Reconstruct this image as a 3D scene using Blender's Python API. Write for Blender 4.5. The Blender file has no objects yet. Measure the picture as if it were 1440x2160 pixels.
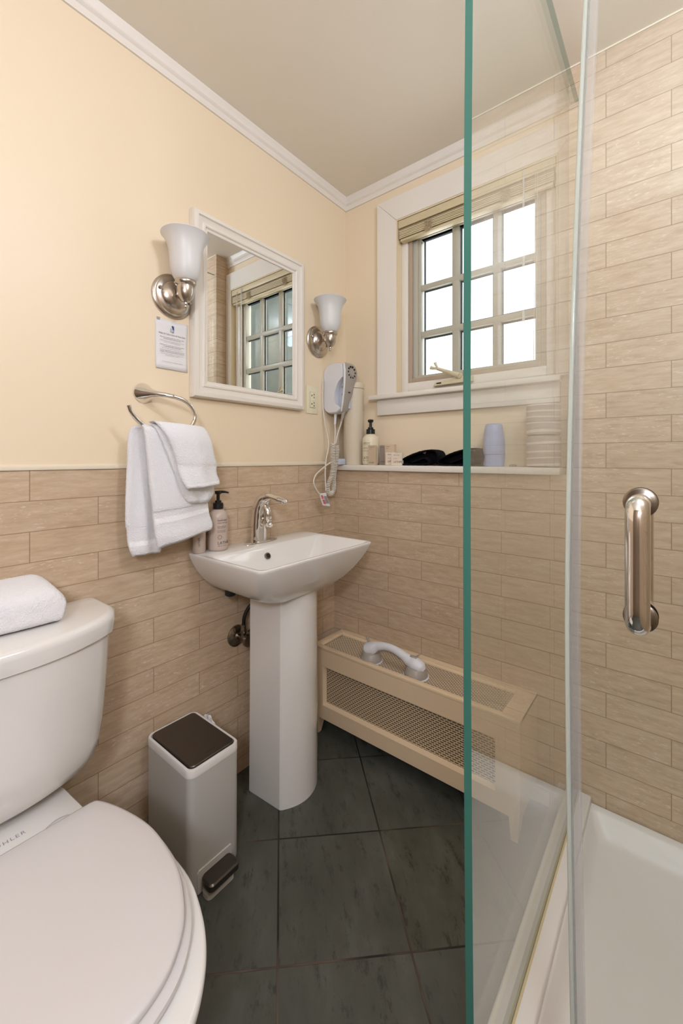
import bpy, bmesh, math, random
from mathutils import Vector, Matrix
random.seed(7)
pi = math.pi
sc = bpy.context.scene
COL = sc.collection

# ------------------------------------------------------------------ camera, world, light, exposure
cam = bpy.data.objects.new('camera', bpy.data.cameras.new('camera'))
COL.objects.link(cam)
cam.location = (1.266, -1.5175, 1.17)
cam.rotation_euler = (pi / 2, 0, math.radians(38.79))
cam.data.sensor_fit = 'AUTO'
cam.data.sensor_width = 36.0
cam.data.lens = 874.9 * 36.0 / 2160.0
cam.data.shift_y = -114.0 / 2160.0
cam.data.clip_start = 0.02
sc.camera = cam

world = bpy.data.worlds.new('overcast_sky')
sc.world = world
world.use_nodes = True
wb = world.node_tree.nodes['Background']
wb.inputs['Color'].default_value = (0.94, 0.97, 1.0, 1)
wb.inputs['Strength'].default_value = 4.0

def lamp(name, loc, watts, col, radius):
    L = bpy.data.lights.new(name, 'POINT')
    L.energy, L.color, L.shadow_soft_size = watts, col, radius
    o = bpy.data.objects.new(name, L)
    o.location = loc
    COL.objects.link(o)
lamp('rear_fill_light', (1.72, -2.25, 1.78), 57.0, (0.71, 0.825, 1.0), 0.13)       # added unseen light behind the camera, placed by brightness fit, no fixture
lamp('overhead_fill_light', (1.60, -0.90, 2.31), 28.0, (0.66, 0.77, 1.0), 0.09)       # second added light, high in the shower out of view, no fixture

vs = sc.view_settings
vs.view_transform = 'Standard'
vs.look = 'None'
vs.gamma = 1.0
vs.use_curve_mapping = False
vs.exposure = 0.0

# ------------------------------------------------------------------ material helpers
def s2l(c):
    return c / 12.92 if c <= 0.04045 else ((c + 0.055) / 1.055) ** 2.4

def rgb(r, g, b):
    return (s2l(r / 255), s2l(g / 255), s2l(b / 255), 1.0)

def nd(nt, kind, **kw):
    n = nt.nodes.new(kind)
    for k, v in kw.items():
        setattr(n, k, v)
    return n

def mat(name, col, rough=0.5, metal=0.0, spec=0.5, coat=0.0, noise=None, bump=None, sss=0.0, trans=0.0):
    m = bpy.data.materials.new(name)
    m.use_nodes = True
    nt = m.node_tree
    b = nt.nodes['Principled BSDF']
    b.inputs['Base Color'].default_value = col
    b.inputs['Roughness'].default_value = rough
    b.inputs['Metallic'].default_value = metal
    b.inputs['Specular IOR Level'].default_value = spec
    if coat:
        b.inputs['Coat Weight'].default_value = coat
        b.inputs['Coat Roughness'].default_value = 0.04
    if sss:
        b.inputs['Subsurface Weight'].default_value = sss
        b.inputs['Subsurface Radius'].default_value = (0.02, 0.02, 0.02)
    if trans:
        b.inputs['Transmission Weight'].default_value = trans
    pos = None
    if noise or bump:
        pos = nd(nt, 'ShaderNodeTexCoord').outputs['Object']
    if noise:
        scale, amt = noise
        n = nd(nt, 'ShaderNodeTexNoise')
        n.inputs['Scale'].default_value = scale
        n.inputs['Detail'].default_value = 4
        nt.links.new(pos, n.inputs['Vector'])
        mx = nd(nt, 'ShaderNodeMix', data_type='RGBA')
        mx.inputs[6].default_value = tuple(max(0, c * (1 - amt)) for c in col[:3]) + (1,)
        mx.inputs[7].default_value = tuple(min(1, c * (1 + amt)) for c in col[:3]) + (1,)
        nt.links.new(n.outputs['Fac'], mx.inputs[0])
        nt.links.new(mx.outputs[2], b.inputs['Base Color'])
    if bump:
        scale, strength, dist = bump
        n = nd(nt, 'ShaderNodeTexNoise')
        n.inputs['Scale'].default_value = scale
        n.inputs['Detail'].default_value = 3
        nt.links.new(pos, n.inputs['Vector'])
        bp = nd(nt, 'ShaderNodeBump')
        bp.inputs['Strength'].default_value = strength
        bp.inputs['Distance'].default_value = dist
        nt.links.new(n.outputs['Fac'], bp.inputs['Height'])
        nt.links.new(bp.outputs['Normal'], b.inputs['Normal'])
    return m

def mth(nt, op, a, b=None, c=None):
    n = nd(nt, 'ShaderNodeMath', operation=op)
    for i, v in enumerate((a, b, c)):
        if v is None:
            continue
        if isinstance(v, (int, float)):
            n.inputs[i].default_value = v
        else:
            nt.links.new(v, n.inputs[i])
    return n.outputs[0]

def dotp(nt, vec, d):
    n = nd(nt, 'ShaderNodeVectorMath', operation='DOT_PRODUCT')
    nt.links.new(vec, n.inputs[0])
    n.inputs[1].default_value = d
    return n.outputs['Value']

def comb(nt, x, y, z=0.0):
    n = nd(nt, 'ShaderNodeCombineXYZ')
    for i, v in enumerate((x, y, z)):
        if isinstance(v, (int, float)):
            n.inputs[i].default_value = v
        else:
            nt.links.new(v, n.inputs[i])
    return n.outputs[0]

def ramp(nt, fac, stops):
    r = nd(nt, 'ShaderNodeValToRGB')
    el = r.color_ramp.elements
    while len(el) < len(stops):
        el.new(0.5)
    for e, (p, c) in zip(el, stops):
        e.position = p
        e.color = c
    nt.links.new(fac, r.inputs[0])
    return r.outputs[0]

def mixc(nt, fac, a, b, mode='MIX'):
    n = nd(nt, 'ShaderNodeMix', data_type='RGBA', blend_type=mode)
    for i, v in ((0, fac), (6, a), (7, b)):
        if isinstance(v, (int, float)):
            n.inputs[i].default_value = v
        elif isinstance(v, tuple):
            n.inputs[i].default_value = v
        else:
            nt.links.new(v, n.inputs[i])
    return n.outputs[2]

def noise(nt, vec, scale, detail=4, rough=0.5):
    n = nd(nt, 'ShaderNodeTexNoise')
    n.inputs['Scale'].default_value = scale
    n.inputs['Detail'].default_value = detail
    n.inputs['Roughness'].default_value = rough
    nt.links.new(vec, n.inputs['Vector'])
    return n.outputs['Fac']

def travertine(name, axis, shift):
    """running-bond travertine-look planks, 318 x 77.6 mm, courses counted down from z = 1.139"""
    m = bpy.data.materials.new(name)
    m.use_nodes = True
    nt = m.node_tree
    b = nt.nodes['Principled BSDF']
    P = nd(nt, 'ShaderNodeNewGeometry').outputs['Position']
    u = mth(nt, 'ADD', dotp(nt, P, axis), shift)
    v = mth(nt, 'SUBTRACT', 1.139 + 0.0776 * 40, dotp(nt, P, (0, 0, 1)))
    uv = comb(nt, u, v)
    br = nd(nt, 'ShaderNodeTexBrick')
    br.offset = 0.5
    br.offset_frequency = 2
    br.inputs['Scale'].default_value = 1.0
    br.inputs['Brick Width'].default_value = 0.318
    br.inputs['Row Height'].default_value = 0.0776
    br.inputs['Mortar Size'].default_value = 0.0011
    br.inputs['Mortar Smooth'].default_value = 0.1
    br.inputs['Bias'].default_value = 0.0
    br.inputs['Color1'].default_value = (0, 0, 0, 1)
    br.inputs['Color2'].default_value = (1, 1, 1, 1)
    br.inputs['Mortar'].default_value = (0.5, 0.5, 0.5, 1)
    nt.links.new(uv, br.inputs['Vector'])
    tone = nd(nt, 'ShaderNodeSeparateColor')
    nt.links.new(br.outputs['Color'], tone.inputs[0])
    t = tone.outputs[0]
    off = mth(nt, 'MULTIPLY', t, 37.0)
    st = comb(nt, mth(nt, 'MULTIPLY', u, 15.0), mth(nt, 'MULTIPLY', v, 72.0), off)
    n1 = noise(nt, st, 1.0, 6, 0.62)
    st2 = comb(nt, mth(nt, 'MULTIPLY', u, 55.0), mth(nt, 'MULTIPLY', v, 190.0), off)
    n2 = noise(nt, st2, 1.0, 3, 0.6)
    st3 = comb(nt, mth(nt, 'MULTIPLY', u, 4.0), mth(nt, 'MULTIPLY', v, 9.0), off)
    n3 = noise(nt, st3, 1.0, 3, 0.5)
    base = ramp(nt, n1, [(0.26, rgb(188, 162, 134)), (0.5, rgb(205, 180, 151)), (0.72, rgb(217, 195, 169))])
    tint = mixc(nt, mth(nt, 'MULTIPLY', t, 0.5), (0.93, 0.92, 0.91, 1), (1.05, 1.04, 1.04, 1))
    c1 = mixc(nt, 1.0, base, tint, 'MULTIPLY')
    fleckmask = mth(nt, 'MULTIPLY', ramp(nt, n2, [(0.58, (0, 0, 0, 1)), (0.68, (1, 1, 1, 1))]),
                    ramp(nt, n3, [(0.40, (0, 0, 0, 1)), (0.58, (1, 1, 1, 1))]))
    c2 = mixc(nt, mth(nt, 'MULTIPLY', fleckmask, 0.75), c1, rgb(226, 208, 188))
    c3 = mixc(nt, mth(nt, 'MULTIPLY', br.outputs['Fac'], 0.85), c2, rgb(148, 119, 94))
    nt.links.new(c3, b.inputs['Base Color'])
    b.inputs['Roughness'].default_value = 0.36
    b.inputs['Specular IOR Level'].default_value = 0.42
    h = mth(nt, 'SUBTRACT', mth(nt, 'MULTIPLY', n1, 0.12), br.outputs['Fac'])
    bp = nd(nt, 'ShaderNodeBump')
    bp.inputs['Strength'].default_value = 0.35
    bp.inputs['Distance'].default_value = 0.002
    nt.links.new(h, bp.inputs['Height'])
    nt.links.new(bp.outputs['Normal'], b.inputs['Normal'])
    return m

def slate(name):
    m = bpy.data.materials.new(name)
    m.use_nodes = True
    nt = m.node_tree
    b = nt.nodes['Principled BSDF']
    P = nd(nt, 'ShaderNodeNewGeometry').outputs['Position']
    e1 = Vector((0.225, -0.232, 0)).normalized()
    e2 = Vector((0.213, 0.229, 0)).normalized()
    o = Vector((0.543, -0.428, 0))
    u = mth(nt, 'ADD', dotp(nt, P, tuple(e1)), 40 * 0.3232 - o.dot(e1))
    v = mth(nt, 'ADD', dotp(nt, P, tuple(e2)), 40 * 0.3128 - o.dot(e2))
    uv = comb(nt, u, v)
    br = nd(nt, 'ShaderNodeTexBrick')
    br.offset = 0.0
    br.inputs['Scale'].default_value = 1.0
    br.inputs['Brick Width'].default_value = 0.3232
    br.inputs['Row Height'].default_value = 0.3128
    br.inputs['Mortar Size'].default_value = 0.0025
    br.inputs['Mortar Smooth'].default_value = 0.2
    br.inputs['Color1'].default_value = (0, 0, 0, 1)
    br.inputs['Color2'].default_value = (1, 1, 1, 1)
    nt.links.new(uv, br.inputs['Vector'])
    tone = nd(nt, 'ShaderNodeSeparateColor')
    nt.links.new(br.outputs['Color'], tone.inputs[0])
    t = tone.outputs[0]
    off = mth(nt, 'MULTIPLY', t, 23.0)
    big = noise(nt, comb(nt, mth(nt, 'MULTIPLY', u, 5), mth(nt, 'MULTIPLY', v, 9), off), 1.0, 5, 0.6)
    fine = noise(nt, comb(nt, mth(nt, 'MULTIPLY', u, 13), mth(nt, 'MULTIPLY', v, 34), off), 1.0, 8, 0.78)
    base = ramp(nt, big, [(0.3, rgb(62, 62, 52)), (0.52, rgb(79, 78, 66)), (0.72, rgb(97, 97, 88))])
    pit = ramp(nt, fine, [(0.36, (1, 1, 1, 1)), (0.46, (0, 0, 0, 1))])
    c1 = mixc(nt, mth(nt, 'MULTIPLY', pit, 0.85), base, rgb(26, 26, 20))
    c2 = mixc(nt, mth(nt, 'MULTIPLY', t, 0.35), c1, rgb(86, 88, 86))
    grout = ramp(nt, noise(nt, uv, 5.0, 2), [(0.48, rgb(28, 25, 22)), (0.66, rgb(100, 82, 70))])
    c3 = mixc(nt, br.outputs['Fac'], c2, grout)
    nt.links.new(c3, b.inputs['Base Color'])
    b.inputs['Roughness'].default_value = 0.5
    h = mth(nt, 'SUBTRACT', mth(nt, 'ADD', mth(nt, 'MULTIPLY', fine, 0.5), mth(nt, 'MULTIPLY', big, 0.5)), br.outputs['Fac'])
    bp = nd(nt, 'ShaderNodeBump')
    bp.inputs['Strength'].default_value = 0.9
    bp.inputs['Distance'].default_value = 0.004
    nt.links.new(h, bp.inputs['Height'])
    nt.links.new(bp.outputs['Normal'], b.inputs['Normal'])
    return m

def pane_glass(name, tint=(0.97, 0.985, 0.975, 1), f0=0.04):
    """clear plate glass: see-through with a grazing-angle reflection on each face"""
    m = bpy.data.materials.new(name)
    m.use_nodes = True
    nt = m.node_tree
    nt.nodes.clear()
    out = nd(nt, 'ShaderNodeOutputMaterial')
    tr = nd(nt, 'ShaderNodeBsdfTransparent')
    tr.inputs['Color'].default_value = tint
    gl = nd(nt, 'ShaderNodeBsdfGlossy')
    gl.inputs['Roughness'].default_value = 0.0
    gl.inputs['Color'].default_value = (0.98, 1.0, 0.99, 1)
    g = nd(nt, 'ShaderNodeNewGeometry')
    dp = nd(nt, 'ShaderNodeVectorMath', operation='DOT_PRODUCT')
    nt.links.new(g.outputs['Incoming'], dp.inputs[0])
    nt.links.new(g.outputs['Normal'], dp.inputs[1])
    k = mth(nt, 'SUBTRACT', 1.0, mth(nt, 'ABSOLUTE', dp.outputs['Value']))
    f = mth(nt, 'ADD', f0, mth(nt, 'MULTIPLY', 1 - f0, mth(nt, 'POWER', k, 5.0)))
    mx = nd(nt, 'ShaderNodeMixShader')
    nt.links.new(f, mx.inputs[0])
    nt.links.new(tr.outputs[0], mx.inputs[1])
    nt.links.new(gl.outputs[0], mx.inputs[2])
    nt.links.new(mx.outputs[0], out.inputs[0])
    return m

def perforated(name, ax_u, ax_v, slot, row, mort, metal_col, dark):
    m = bpy.data.materials.new(name)
    m.use_nodes = True
    nt = m.node_tree
    b = nt.nodes['Principled BSDF']
    P = nd(nt, 'ShaderNodeNewGeometry').outputs['Position']
    uv = comb(nt, mth(nt, 'ADD', dotp(nt, P, ax_u), 10 * slot), mth(nt, 'ADD', dotp(nt, P, ax_v), 100 * row))
    br = nd(nt, 'ShaderNodeTexBrick')
    br.offset = 0.5
    br.offset_frequency = 2
    br.inputs['Scale'].default_value = 1.0
    br.inputs['Brick Width'].default_value = slot
    br.inputs['Row Height'].default_value = row
    br.inputs['Mortar Size'].default_value = mort
    br.inputs['Mortar Smooth'].default_value = 0.0
    br.inputs['Color1'].default_value = dark
    br.inputs['Color2'].default_value = dark
    br.inputs['Mortar'].default_value = metal_col
    nt.links.new(uv, br.inputs['Vector'])
    nt.links.new(br.outputs['Color'], b.inputs['Base Color'])
    b.inputs['Roughness'].default_value = 0.5
    bp = nd(nt, 'ShaderNodeBump')
    bp.inputs['Strength'].default_value = 0.6
    bp.inputs['Distance'].default_value = 0.001
    nt.links.new(br.outputs['Fac'], bp.inputs['Height'])
    nt.links.new(bp.outputs['Normal'], b.inputs['Normal'])
    return m

M = {}
M['paint'] = mat('cream_wall_paint', rgb(239, 219, 189), 0.42, spec=0.35, bump=(9.0, 0.12, 0.004))
M['ceiling'] = mat('ceiling_paint', rgb(242, 232, 216), 0.6, spec=0.3)
M['frontdim'] = mat('dimmed_front_wall', rgb(128, 106, 86), 0.4, noise=(6, 0.2))  # no door there: unseen front wall toned dark to reduce bounced fill
M['trim'] = mat('white_trim_paint', rgb(236, 227, 215), 0.35)
M['dado'] = mat('cream_dado_trim', rgb(232, 218, 194), 0.4)
M['jamb'] = mat('cream_jamb_paint', rgb(228, 208, 172), 0.4)
M['tile_left'] = travertine('travertine_tile_left_wall', (0, 1, 0), 12.72 + 0.083)
M['tile_back'] = travertine('travertine_tile_back_wall', (1, 1, 0), 12.72 - 0.145)
M['tile_right'] = travertine('travertine_tile_right_wall', (0, 1, 0), 12.72)
M['slate'] = slate('green_slate_floor')
M['porcelain'] = mat('white_porcelain', rgb(234, 229, 223), 0.12, coat=0.5)
M['seatplastic'] = mat('white_seat_plastic', rgb(216, 209, 205), 0.25)
M['pan'] = mat('white_acrylic', rgb(226, 219, 210), 0.35, bump=(60, 0.08, 0.002))
M['chrome'] = mat('polished_chrome', (0.80, 0.78, 0.76, 1), 0.06, 1.0)
M['nickel'] = mat('brushed_nickel', (0.56, 0.50, 0.44, 1), 0.24, 1.0)
M['oldchrome'] = mat('tarnished_chrome', (0.28, 0.24, 0.20, 1), 0.25, 1.0)
M['opal'] = mat('frosted_opal_glass', rgb(222, 219, 216), 0.35, sss=0.25)
M['glass'] = pane_glass('clear_plate_glass')
M['windowglass'] = pane_glass('window_pane_glass', (0.97, 0.98, 0.98, 1))
M['glassedge'] = mat('green_glass_edge', (0.060, 0.21, 0.165, 1), 0.22, spec=0.5)
M['mirror'] = mat('mirror_silver', (0.86, 0.87, 0.86, 1), 0.0, 1.0)
M['terry'] = mat('white_terry_cloth', rgb(253, 250, 250), 0.95, spec=0.1, bump=(520, 0.8, 0.004), sss=0.08)
M['terryband'] = mat('white_woven_band', rgb(250, 247, 246), 0.85, spec=0.15, bump=(900, 0.35, 0.001))
M['blackterry'] = mat('black_terry_cloth', rgb(23, 19, 23), 0.95, spec=0.15, bump=(520, 0.8, 0.004))
M['pinkthread'] = mat('pink_thread', rgb(196, 150, 170), 0.8)
M['paper'] = mat('white_paper', rgb(232, 228, 226), 0.8, spec=0.2)
M['ink'] = mat('black_ink', rgb(58, 52, 52), 0.8)
M['lightink'] = mat('grey_ink', rgb(150, 144, 144), 0.8)
M['blueink'] = mat('navy_blue_ink', rgb(40, 84, 138), 0.7)
M['violetink'] = mat('violet_ink', rgb(150, 148, 196), 0.8)
M['ivory'] = mat('ivory_plastic', rgb(236, 226, 194), 0.4)
M['bronzegap'] = mat('tan_gap', rgb(150, 128, 84), 0.6)
M['dark'] = mat('dark_gap', rgb(30, 26, 22), 0.7)
M['blackplastic'] = mat('black_plastic', rgb(20, 20, 22), 0.35)
M['blackrubber'] = mat('black_rubber_hose', rgb(18, 17, 17), 0.5)
M['whiteplastic'] = mat('white_plastic', rgb(225, 222, 224), 0.3)
M['greyplastic'] = mat('grey_plastic', rgb(168, 158, 148), 0.35)
M['blueshade'] = mat('pale_blue_grey_plastic', rgb(196, 202, 216), 0.4)
M['cordplastic'] = mat('off_white_cord', rgb(222, 212, 198), 0.45)
M['ladder'] = mat('tan_blind_cord', rgb(186, 162, 128), 0.6)
M['redprint'] = mat('red_print', rgb(214, 110, 112), 0.7)
M['greyprint'] = mat('grey_print', rgb(150, 148, 150), 0.7)
M['rosebottle'] = mat('rose_beige_bottle', rgb(200, 180, 167), 0.3, sss=0.1)
M['lotionbottle'] = mat('cream_bottle', rgb(232, 218, 190), 0.35, sss=0.1)
M['canister'] = mat('cream_canister', rgb(219, 204, 180), 0.5)
M['kraft'] = mat('beige_carton', rgb(214, 190, 160), 0.7)
M['taupe'] = mat('taupe_carton', rgb(160, 144, 132), 0.6)
M['tancarton'] = mat('tan_carton', rgb(201, 178, 150), 0.7)
M['creamcarton'] = mat('cream_carton', rgb(232, 214, 194), 0.7)
M['blue'] = mat('periwinkle_plastic', rgb(170, 180, 214), 0.4)
M['canbody'] = mat('light_grey_steel', rgb(196, 192, 184), 0.35, spec=0.5)
M['canrim'] = mat('white_rim_plastic', rgb(226, 220, 214), 0.4)
M['bronze'] = mat('dark_bronze_steel', (0.10, 0.085, 0.072, 1), 0.3, 0.75)
M['radiator'] = mat('beige_radiator_paint', rgb(230, 203, 168), 0.42)
M['grille_top'] = perforated('top_grille_metal', (1, 0, 0), (0, 1, 0), 0.0150, 0.0066, 0.0017, rgb(222, 200, 170), rgb(50, 40, 34))
M['grille_front'] = perforated('front_grille_metal', (1, 0, 0), (0, 0, 1), 0.0178, 0.0078, 0.0022, rgb(214, 188, 152), rgb(42, 34, 28))
M['alu'] = mat('warm_grey_aluminium', rgb(188, 182, 164), 0.35)
M['sashframe'] = mat('brownish_aluminium', rgb(182, 162, 140), 0.4)
M['gasket'] = mat('dark_window_gasket', rgb(84, 92, 96), 0.6)
M['blindslat'] = mat('beige_blind_slats', rgb(214, 197, 160), 0.4)
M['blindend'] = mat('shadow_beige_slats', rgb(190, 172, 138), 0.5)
M['crank'] = mat('champagne_metal', rgb(208, 194, 162), 0.35)
M['clearplastic'] = pane_glass('clear_vinyl_seal', (0.86, 0.88, 0.84, 1), 0.14)
def milky(name, col, k, rough=0.12):
    m = mat(name, col, rough, spec=0.6)
    nt = m.node_tree
    out = [n for n in nt.nodes if n.type == 'OUTPUT_MATERIAL'][0]
    b = nt.nodes['Principled BSDF']
    tr = nd(nt, 'ShaderNodeBsdfTransparent')
    mx = nd(nt, 'ShaderNodeMixShader')
    mx.inputs[0].default_value = k
    nt.links.new(tr.outputs[0], mx.inputs[1])
    nt.links.new(b.outputs[0], mx.inputs[2])
    nt.links.new(mx.outputs[0], out.inputs[0])
    return m
M['sealfin'] = milky('milky_vinyl_fin', rgb(226, 234, 222), 0.75, 0.06)
M['wand'] = milky('clear_wand_plastic', rgb(240, 240, 236), 0.45)
M['sealstrip'] = milky('clear_vinyl_strip', rgb(236, 226, 220), 0.16)
M['caulk'] = mat('yellowed_caulk', rgb(206, 186, 140), 0.5)
M['channel'] = mat('grey_seal', rgb(140, 140, 126), 0.3)
M['bag'] = mat('white_bag_film', rgb(220, 216, 212), 0.3, sss=0.2)
M['siding'] = mat('pale_blue_siding', rgb(214, 228, 236), 0.7)
M['stucco'] = mat('grey_green_stucco', rgb(74, 80, 74), 0.9, noise=(14, 0.25))
M['lampglow'] = mat('ceiling_lamp_base', rgb(230, 226, 220), 0.4)

# ------------------------------------------------------------------ object helpers
def wloc(o):
    v = Vector((0, 0, 0))
    while o is not None:
        v += o.location
        o = o.parent
    return v

def tag(o, label, cat, group=None, kind=None):
    if label: o['label'] = label
    if cat: o['category'] = cat
    if group: o['group'] = group
    if kind: o['kind'] = kind
    return o

def thing(name, label, cat, loc, group=None):
    o = bpy.data.objects.new(name, None)
    o.empty_display_size = 0.05
    o.location = loc
    COL.objects.link(o)
    return tag(o, label, cat, group)

class G:
    """collects geometry in world coordinates, links it as ONE mesh object"""
    def __init__(self):
        self.v, self.f, self.mi = [], [], []
    def add(self, vs_, fs, mi=0):
        n = len(self.v)
        self.v += [tuple(p) for p in vs_]
        self.f += [tuple(i + n for i in f) for f in fs]
        self.mi += [mi] * len(fs)
        return self
    def box(self, x0, x1, y0, y1, z0, z1, mi=0, bev=0.0, seg=2):
        if bev <= 0:
            vs_ = [(x, y, z) for x in (x0, x1) for y in (y0, y1) for z in (z0, z1)]
            fs = [(0, 1, 3, 2), (4, 6, 7, 5), (0, 4, 5, 1), (2, 3, 7, 6), (0, 2, 6, 4), (1, 5, 7, 3)]
            return self.add(vs_, fs, mi)
        bm = bmesh.new()
        bmesh.ops.create_cube(bm, size=1.0)
        for p in bm.verts:
            p.co = Vector(((x0 + x1) / 2 + p.co.x * (x1 - x0), (y0 + y1) / 2 + p.co.y * (y1 - y0), (z0 + z1) / 2 + p.co.z * (z1 - z0)))
        bmesh.ops.bevel(bm, geom=bm.edges[:], offset=bev, segments=seg, affect='EDGES', profile=0.5)
        return self.bm(bm, mi)
    def bm(self, bm, mi=0, xf=None):
        bm.verts.index_update()
        vs_ = [(xf @ p.co) if xf else p.co.copy() for p in bm.verts]
        fs = [[p.index for p in f.verts] for f in bm.faces]
        bm.free()
        return self.add(vs_, fs, mi)
    def loft(self, loops, cap0=True, cap1=True, mi=0, closed=True):
        n = len(loops[0])
        vs_ = [p for L in loops for p in L]
        fs = []
        for i in range(len(loops) - 1):
            for j in range(n if closed else n - 1):
                a, b_ = i * n + j, i * n + (j + 1) % n
                fs.append((a, b_, b_ + n, a + n))
        if cap0: fs.append(tuple(range(n - 1, -1, -1)))
        if cap1: fs.append(tuple((len(loops) - 1) * n + j for j in range(n)))
        return self.add(vs_, fs, mi)
    def lathe(self, prof, c, axis='z', n=40, mi=0, cap0=True, cap1=True):
        loops = []
        for r, h in prof:
            L = []
            for k in range(n):
                a = 2 * pi * k / n
                p, q = r * math.cos(a), r * math.sin(a)
                L.append({'z': (c[0] + p, c[1] + q, c[2] + h), 'x': (c[0] + h, c[1] + p, c[2] + q), 'y': (c[0] + q, c[1] + h, c[2] + p)}[axis])
            loops.append(L)
        return self.loft(loops, cap0, cap1, mi)
    def tube(self, pts, rad, n=16, mi=0, sub=6, flat=1.0, cap=True):
        pts, rads = smooth_path(pts, rad, sub)
        T = []
        for i in range(len(pts)):
            d = pts[min(i + 1, len(pts) - 1)] - pts[max(i - 1, 0)]
            T.append(d.normalized() if d.length > 1e-9 else Vector((0, 0, 1)))
        up = Vector((0, 0, 1)) if abs(T[0].z) < 0.9 else Vector((1, 0, 0))
        N = (up - T[0] * up.dot(T[0])).normalized()
        loops = []
        for i, p in enumerate(pts):
            N = (N - T[i] * N.dot(T[i])).normalized()
            B = T[i].cross(N)
            loops.append([p + N * (rads[i] * flat * math.cos(2 * pi * k / n)) + B * (rads[i] * math.sin(2 * pi * k / n)) for k in range(n)])
        return self.loft(loops, cap, cap, mi)
    def prism(self, poly, ax, h0, h1, mi=0):
        """poly in the plane normal to ax, extruded h0..h1"""
        def P(a, b_, h):
            return {'x': (h, a, b_), 'y': (a, h, b_), 'z': (a, b_, h)}[ax]
        return self.loft([[P(a, b_, h0) for a, b_ in poly], [P(a, b_, h1) for a, b_ in poly]], mi=mi)
    def build(self, name, mats, parent=None, angle=35, bevel=0, seg=2, subsurf=0, label=None):
        o0 = wloc(parent) if parent else Vector((0, 0, 0))
        me = bpy.data.meshes.new(name)
        me.from_pydata([Vector(p) - o0 for p in self.v], [], self.f)
        if not isinstance(mats, (list, tuple)): mats = [mats]
        for m in mats: me.materials.append(m)
        for p, i in zip(me.polygons, self.mi): p.material_index = i
        bm = bmesh.new()
        bm.from_mesh(me)
        bmesh.ops.recalc_face_normals(bm, faces=bm.faces[:])
        bm.to_mesh(me)
        bm.free()
        for p in me.polygons: p.use_smooth = True
        if angle < 180:
            me.set_sharp_from_angle(angle=math.radians(angle))
        me.update()
        o = bpy.data.objects.new(name, me)
        COL.objects.link(o)
        if parent: o.parent = parent
        if bevel:
            b = o.modifiers.new('bevel', 'BEVEL')
            b.width = bevel; b.segments = seg; b.limit_method = 'ANGLE'; b.angle_limit = math.radians(40)
        if subsurf:
            s = o.modifiers.new('subdivision', 'SUBSURF')
            s.levels = subsurf; s.render_levels = subsurf
        if label: o['label'] = label
        return o

def smooth_path(pts, rad, sub):
    pts = [Vector(p) for p in pts]
    rads = list(rad) if isinstance(rad, (list, tuple)) else [rad] * len(pts)
    if sub <= 1 or len(pts) < 3: return pts, rads
    P = [pts[0] * 2 - pts[1]] + pts + [pts[-1] * 2 - pts[-2]]
    R = [rads[0]] + rads + [rads[-1]]
    op, orr = [], []
    for i in range(1, len(P) - 2):
        for k in range(sub):
            t = k / sub
            a, b, c, d = P[i - 1], P[i], P[i + 1], P[i + 2]
            op.append(0.5 * ((2 * b) + (c - a) * t + (2 * a - 5 * b + 4 * c - d) * t * t + (3 * b - a - 3 * c + d) * t ** 3))
            t2 = t * t * (3 - 2 * t)
            orr.append(R[i] * (1 - t2) + R[i + 1] * t2)
    op.append(pts[-1]); orr.append(rads[-1])
    return op, orr

def rrect(x0, x1, y0, y1, r, z, n=6):
    r = min(r, (x1 - x0) / 2 - 1e-5, (y1 - y0) / 2 - 1e-5)
    L = []
    for cx, cy, a0 in ((x1 - r, y1 - r, 0), (x0 + r, y1 - r, pi / 2), (x0 + r, y0 + r, pi), (x1 - r, y0 + r, 3 * pi / 2)):
        for k in range(n + 1):
            a = a0 + (pi / 2) * k / n
            L.append((cx + r * math.cos(a), cy + r * math.sin(a), z))
    return L

def text(name, body, size, m, parent, fn, align='LEFT', ext=0.0, spacing=1.0, line=1.0, label=None):
    """lettering as a mesh; fn maps flat text coordinates (u right, v up) to a world point"""
    cu = bpy.data.curves.new(name, 'FONT')
    cu.body = body
    cu.size = size
    cu.align_x = align
    cu.space_character = spacing
    cu.space_line = line
    cu.resolution_u = 3
    tmp = bpy.data.objects.new(name, cu)
    COL.objects.link(tmp)
    dg = bpy.context.evaluated_depsgraph_get()
    me = bpy.data.meshes.new_from_object(tmp.evaluated_get(dg))
    bpy.data.objects.remove(tmp)
    bpy.data.curves.remove(cu)
    o0 = wloc(parent) if parent else Vector((0, 0, 0))
    for p in me.vertices:
        p.co = Vector(fn(p.co.x, p.co.y)) - o0
    me.materials.clear()
    me.materials.append(m)
    o = bpy.data.objects.new(name, me)
    COL.objects.link(o)
    if parent: o.parent = parent
    if label: o['label'] = label
    return o

def flat(o, ux, vx):
    o, ux, vx = Vector(o), Vector(ux).normalized(), Vector(vx).normalized()
    return lambda u, v: o + ux * u + vx * v

def on_cyl(cx, cy, z0, r, a0):
    """wrap round a vertical cylinder; a0 = bearing of u = 0"""
    return lambda u, v: (cx + (r + 0.0006) * math.cos(a0 + u / r), cy + (r + 0.0006) * math.sin(a0 + u / r), z0 + v)

def copy_thing(o, delta, label, group=None):
    def rec(src, par):
        c = src.copy()
        COL.objects.link(c)
        if par: c.parent = par
        for ch in list(src.children):
            rec(ch, c)
        return c
    r = rec(o, None)
    r.location = Vector(o.location) + Vector(delta)
    r['label'] = label
    if group: r['group'] = group
    return r

def struct(g, name, mats, parent=None, **kw):
    o = g.build(name, mats, parent, **kw)
    if parent is None: o['kind'] = 'structure'
    return o

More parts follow.
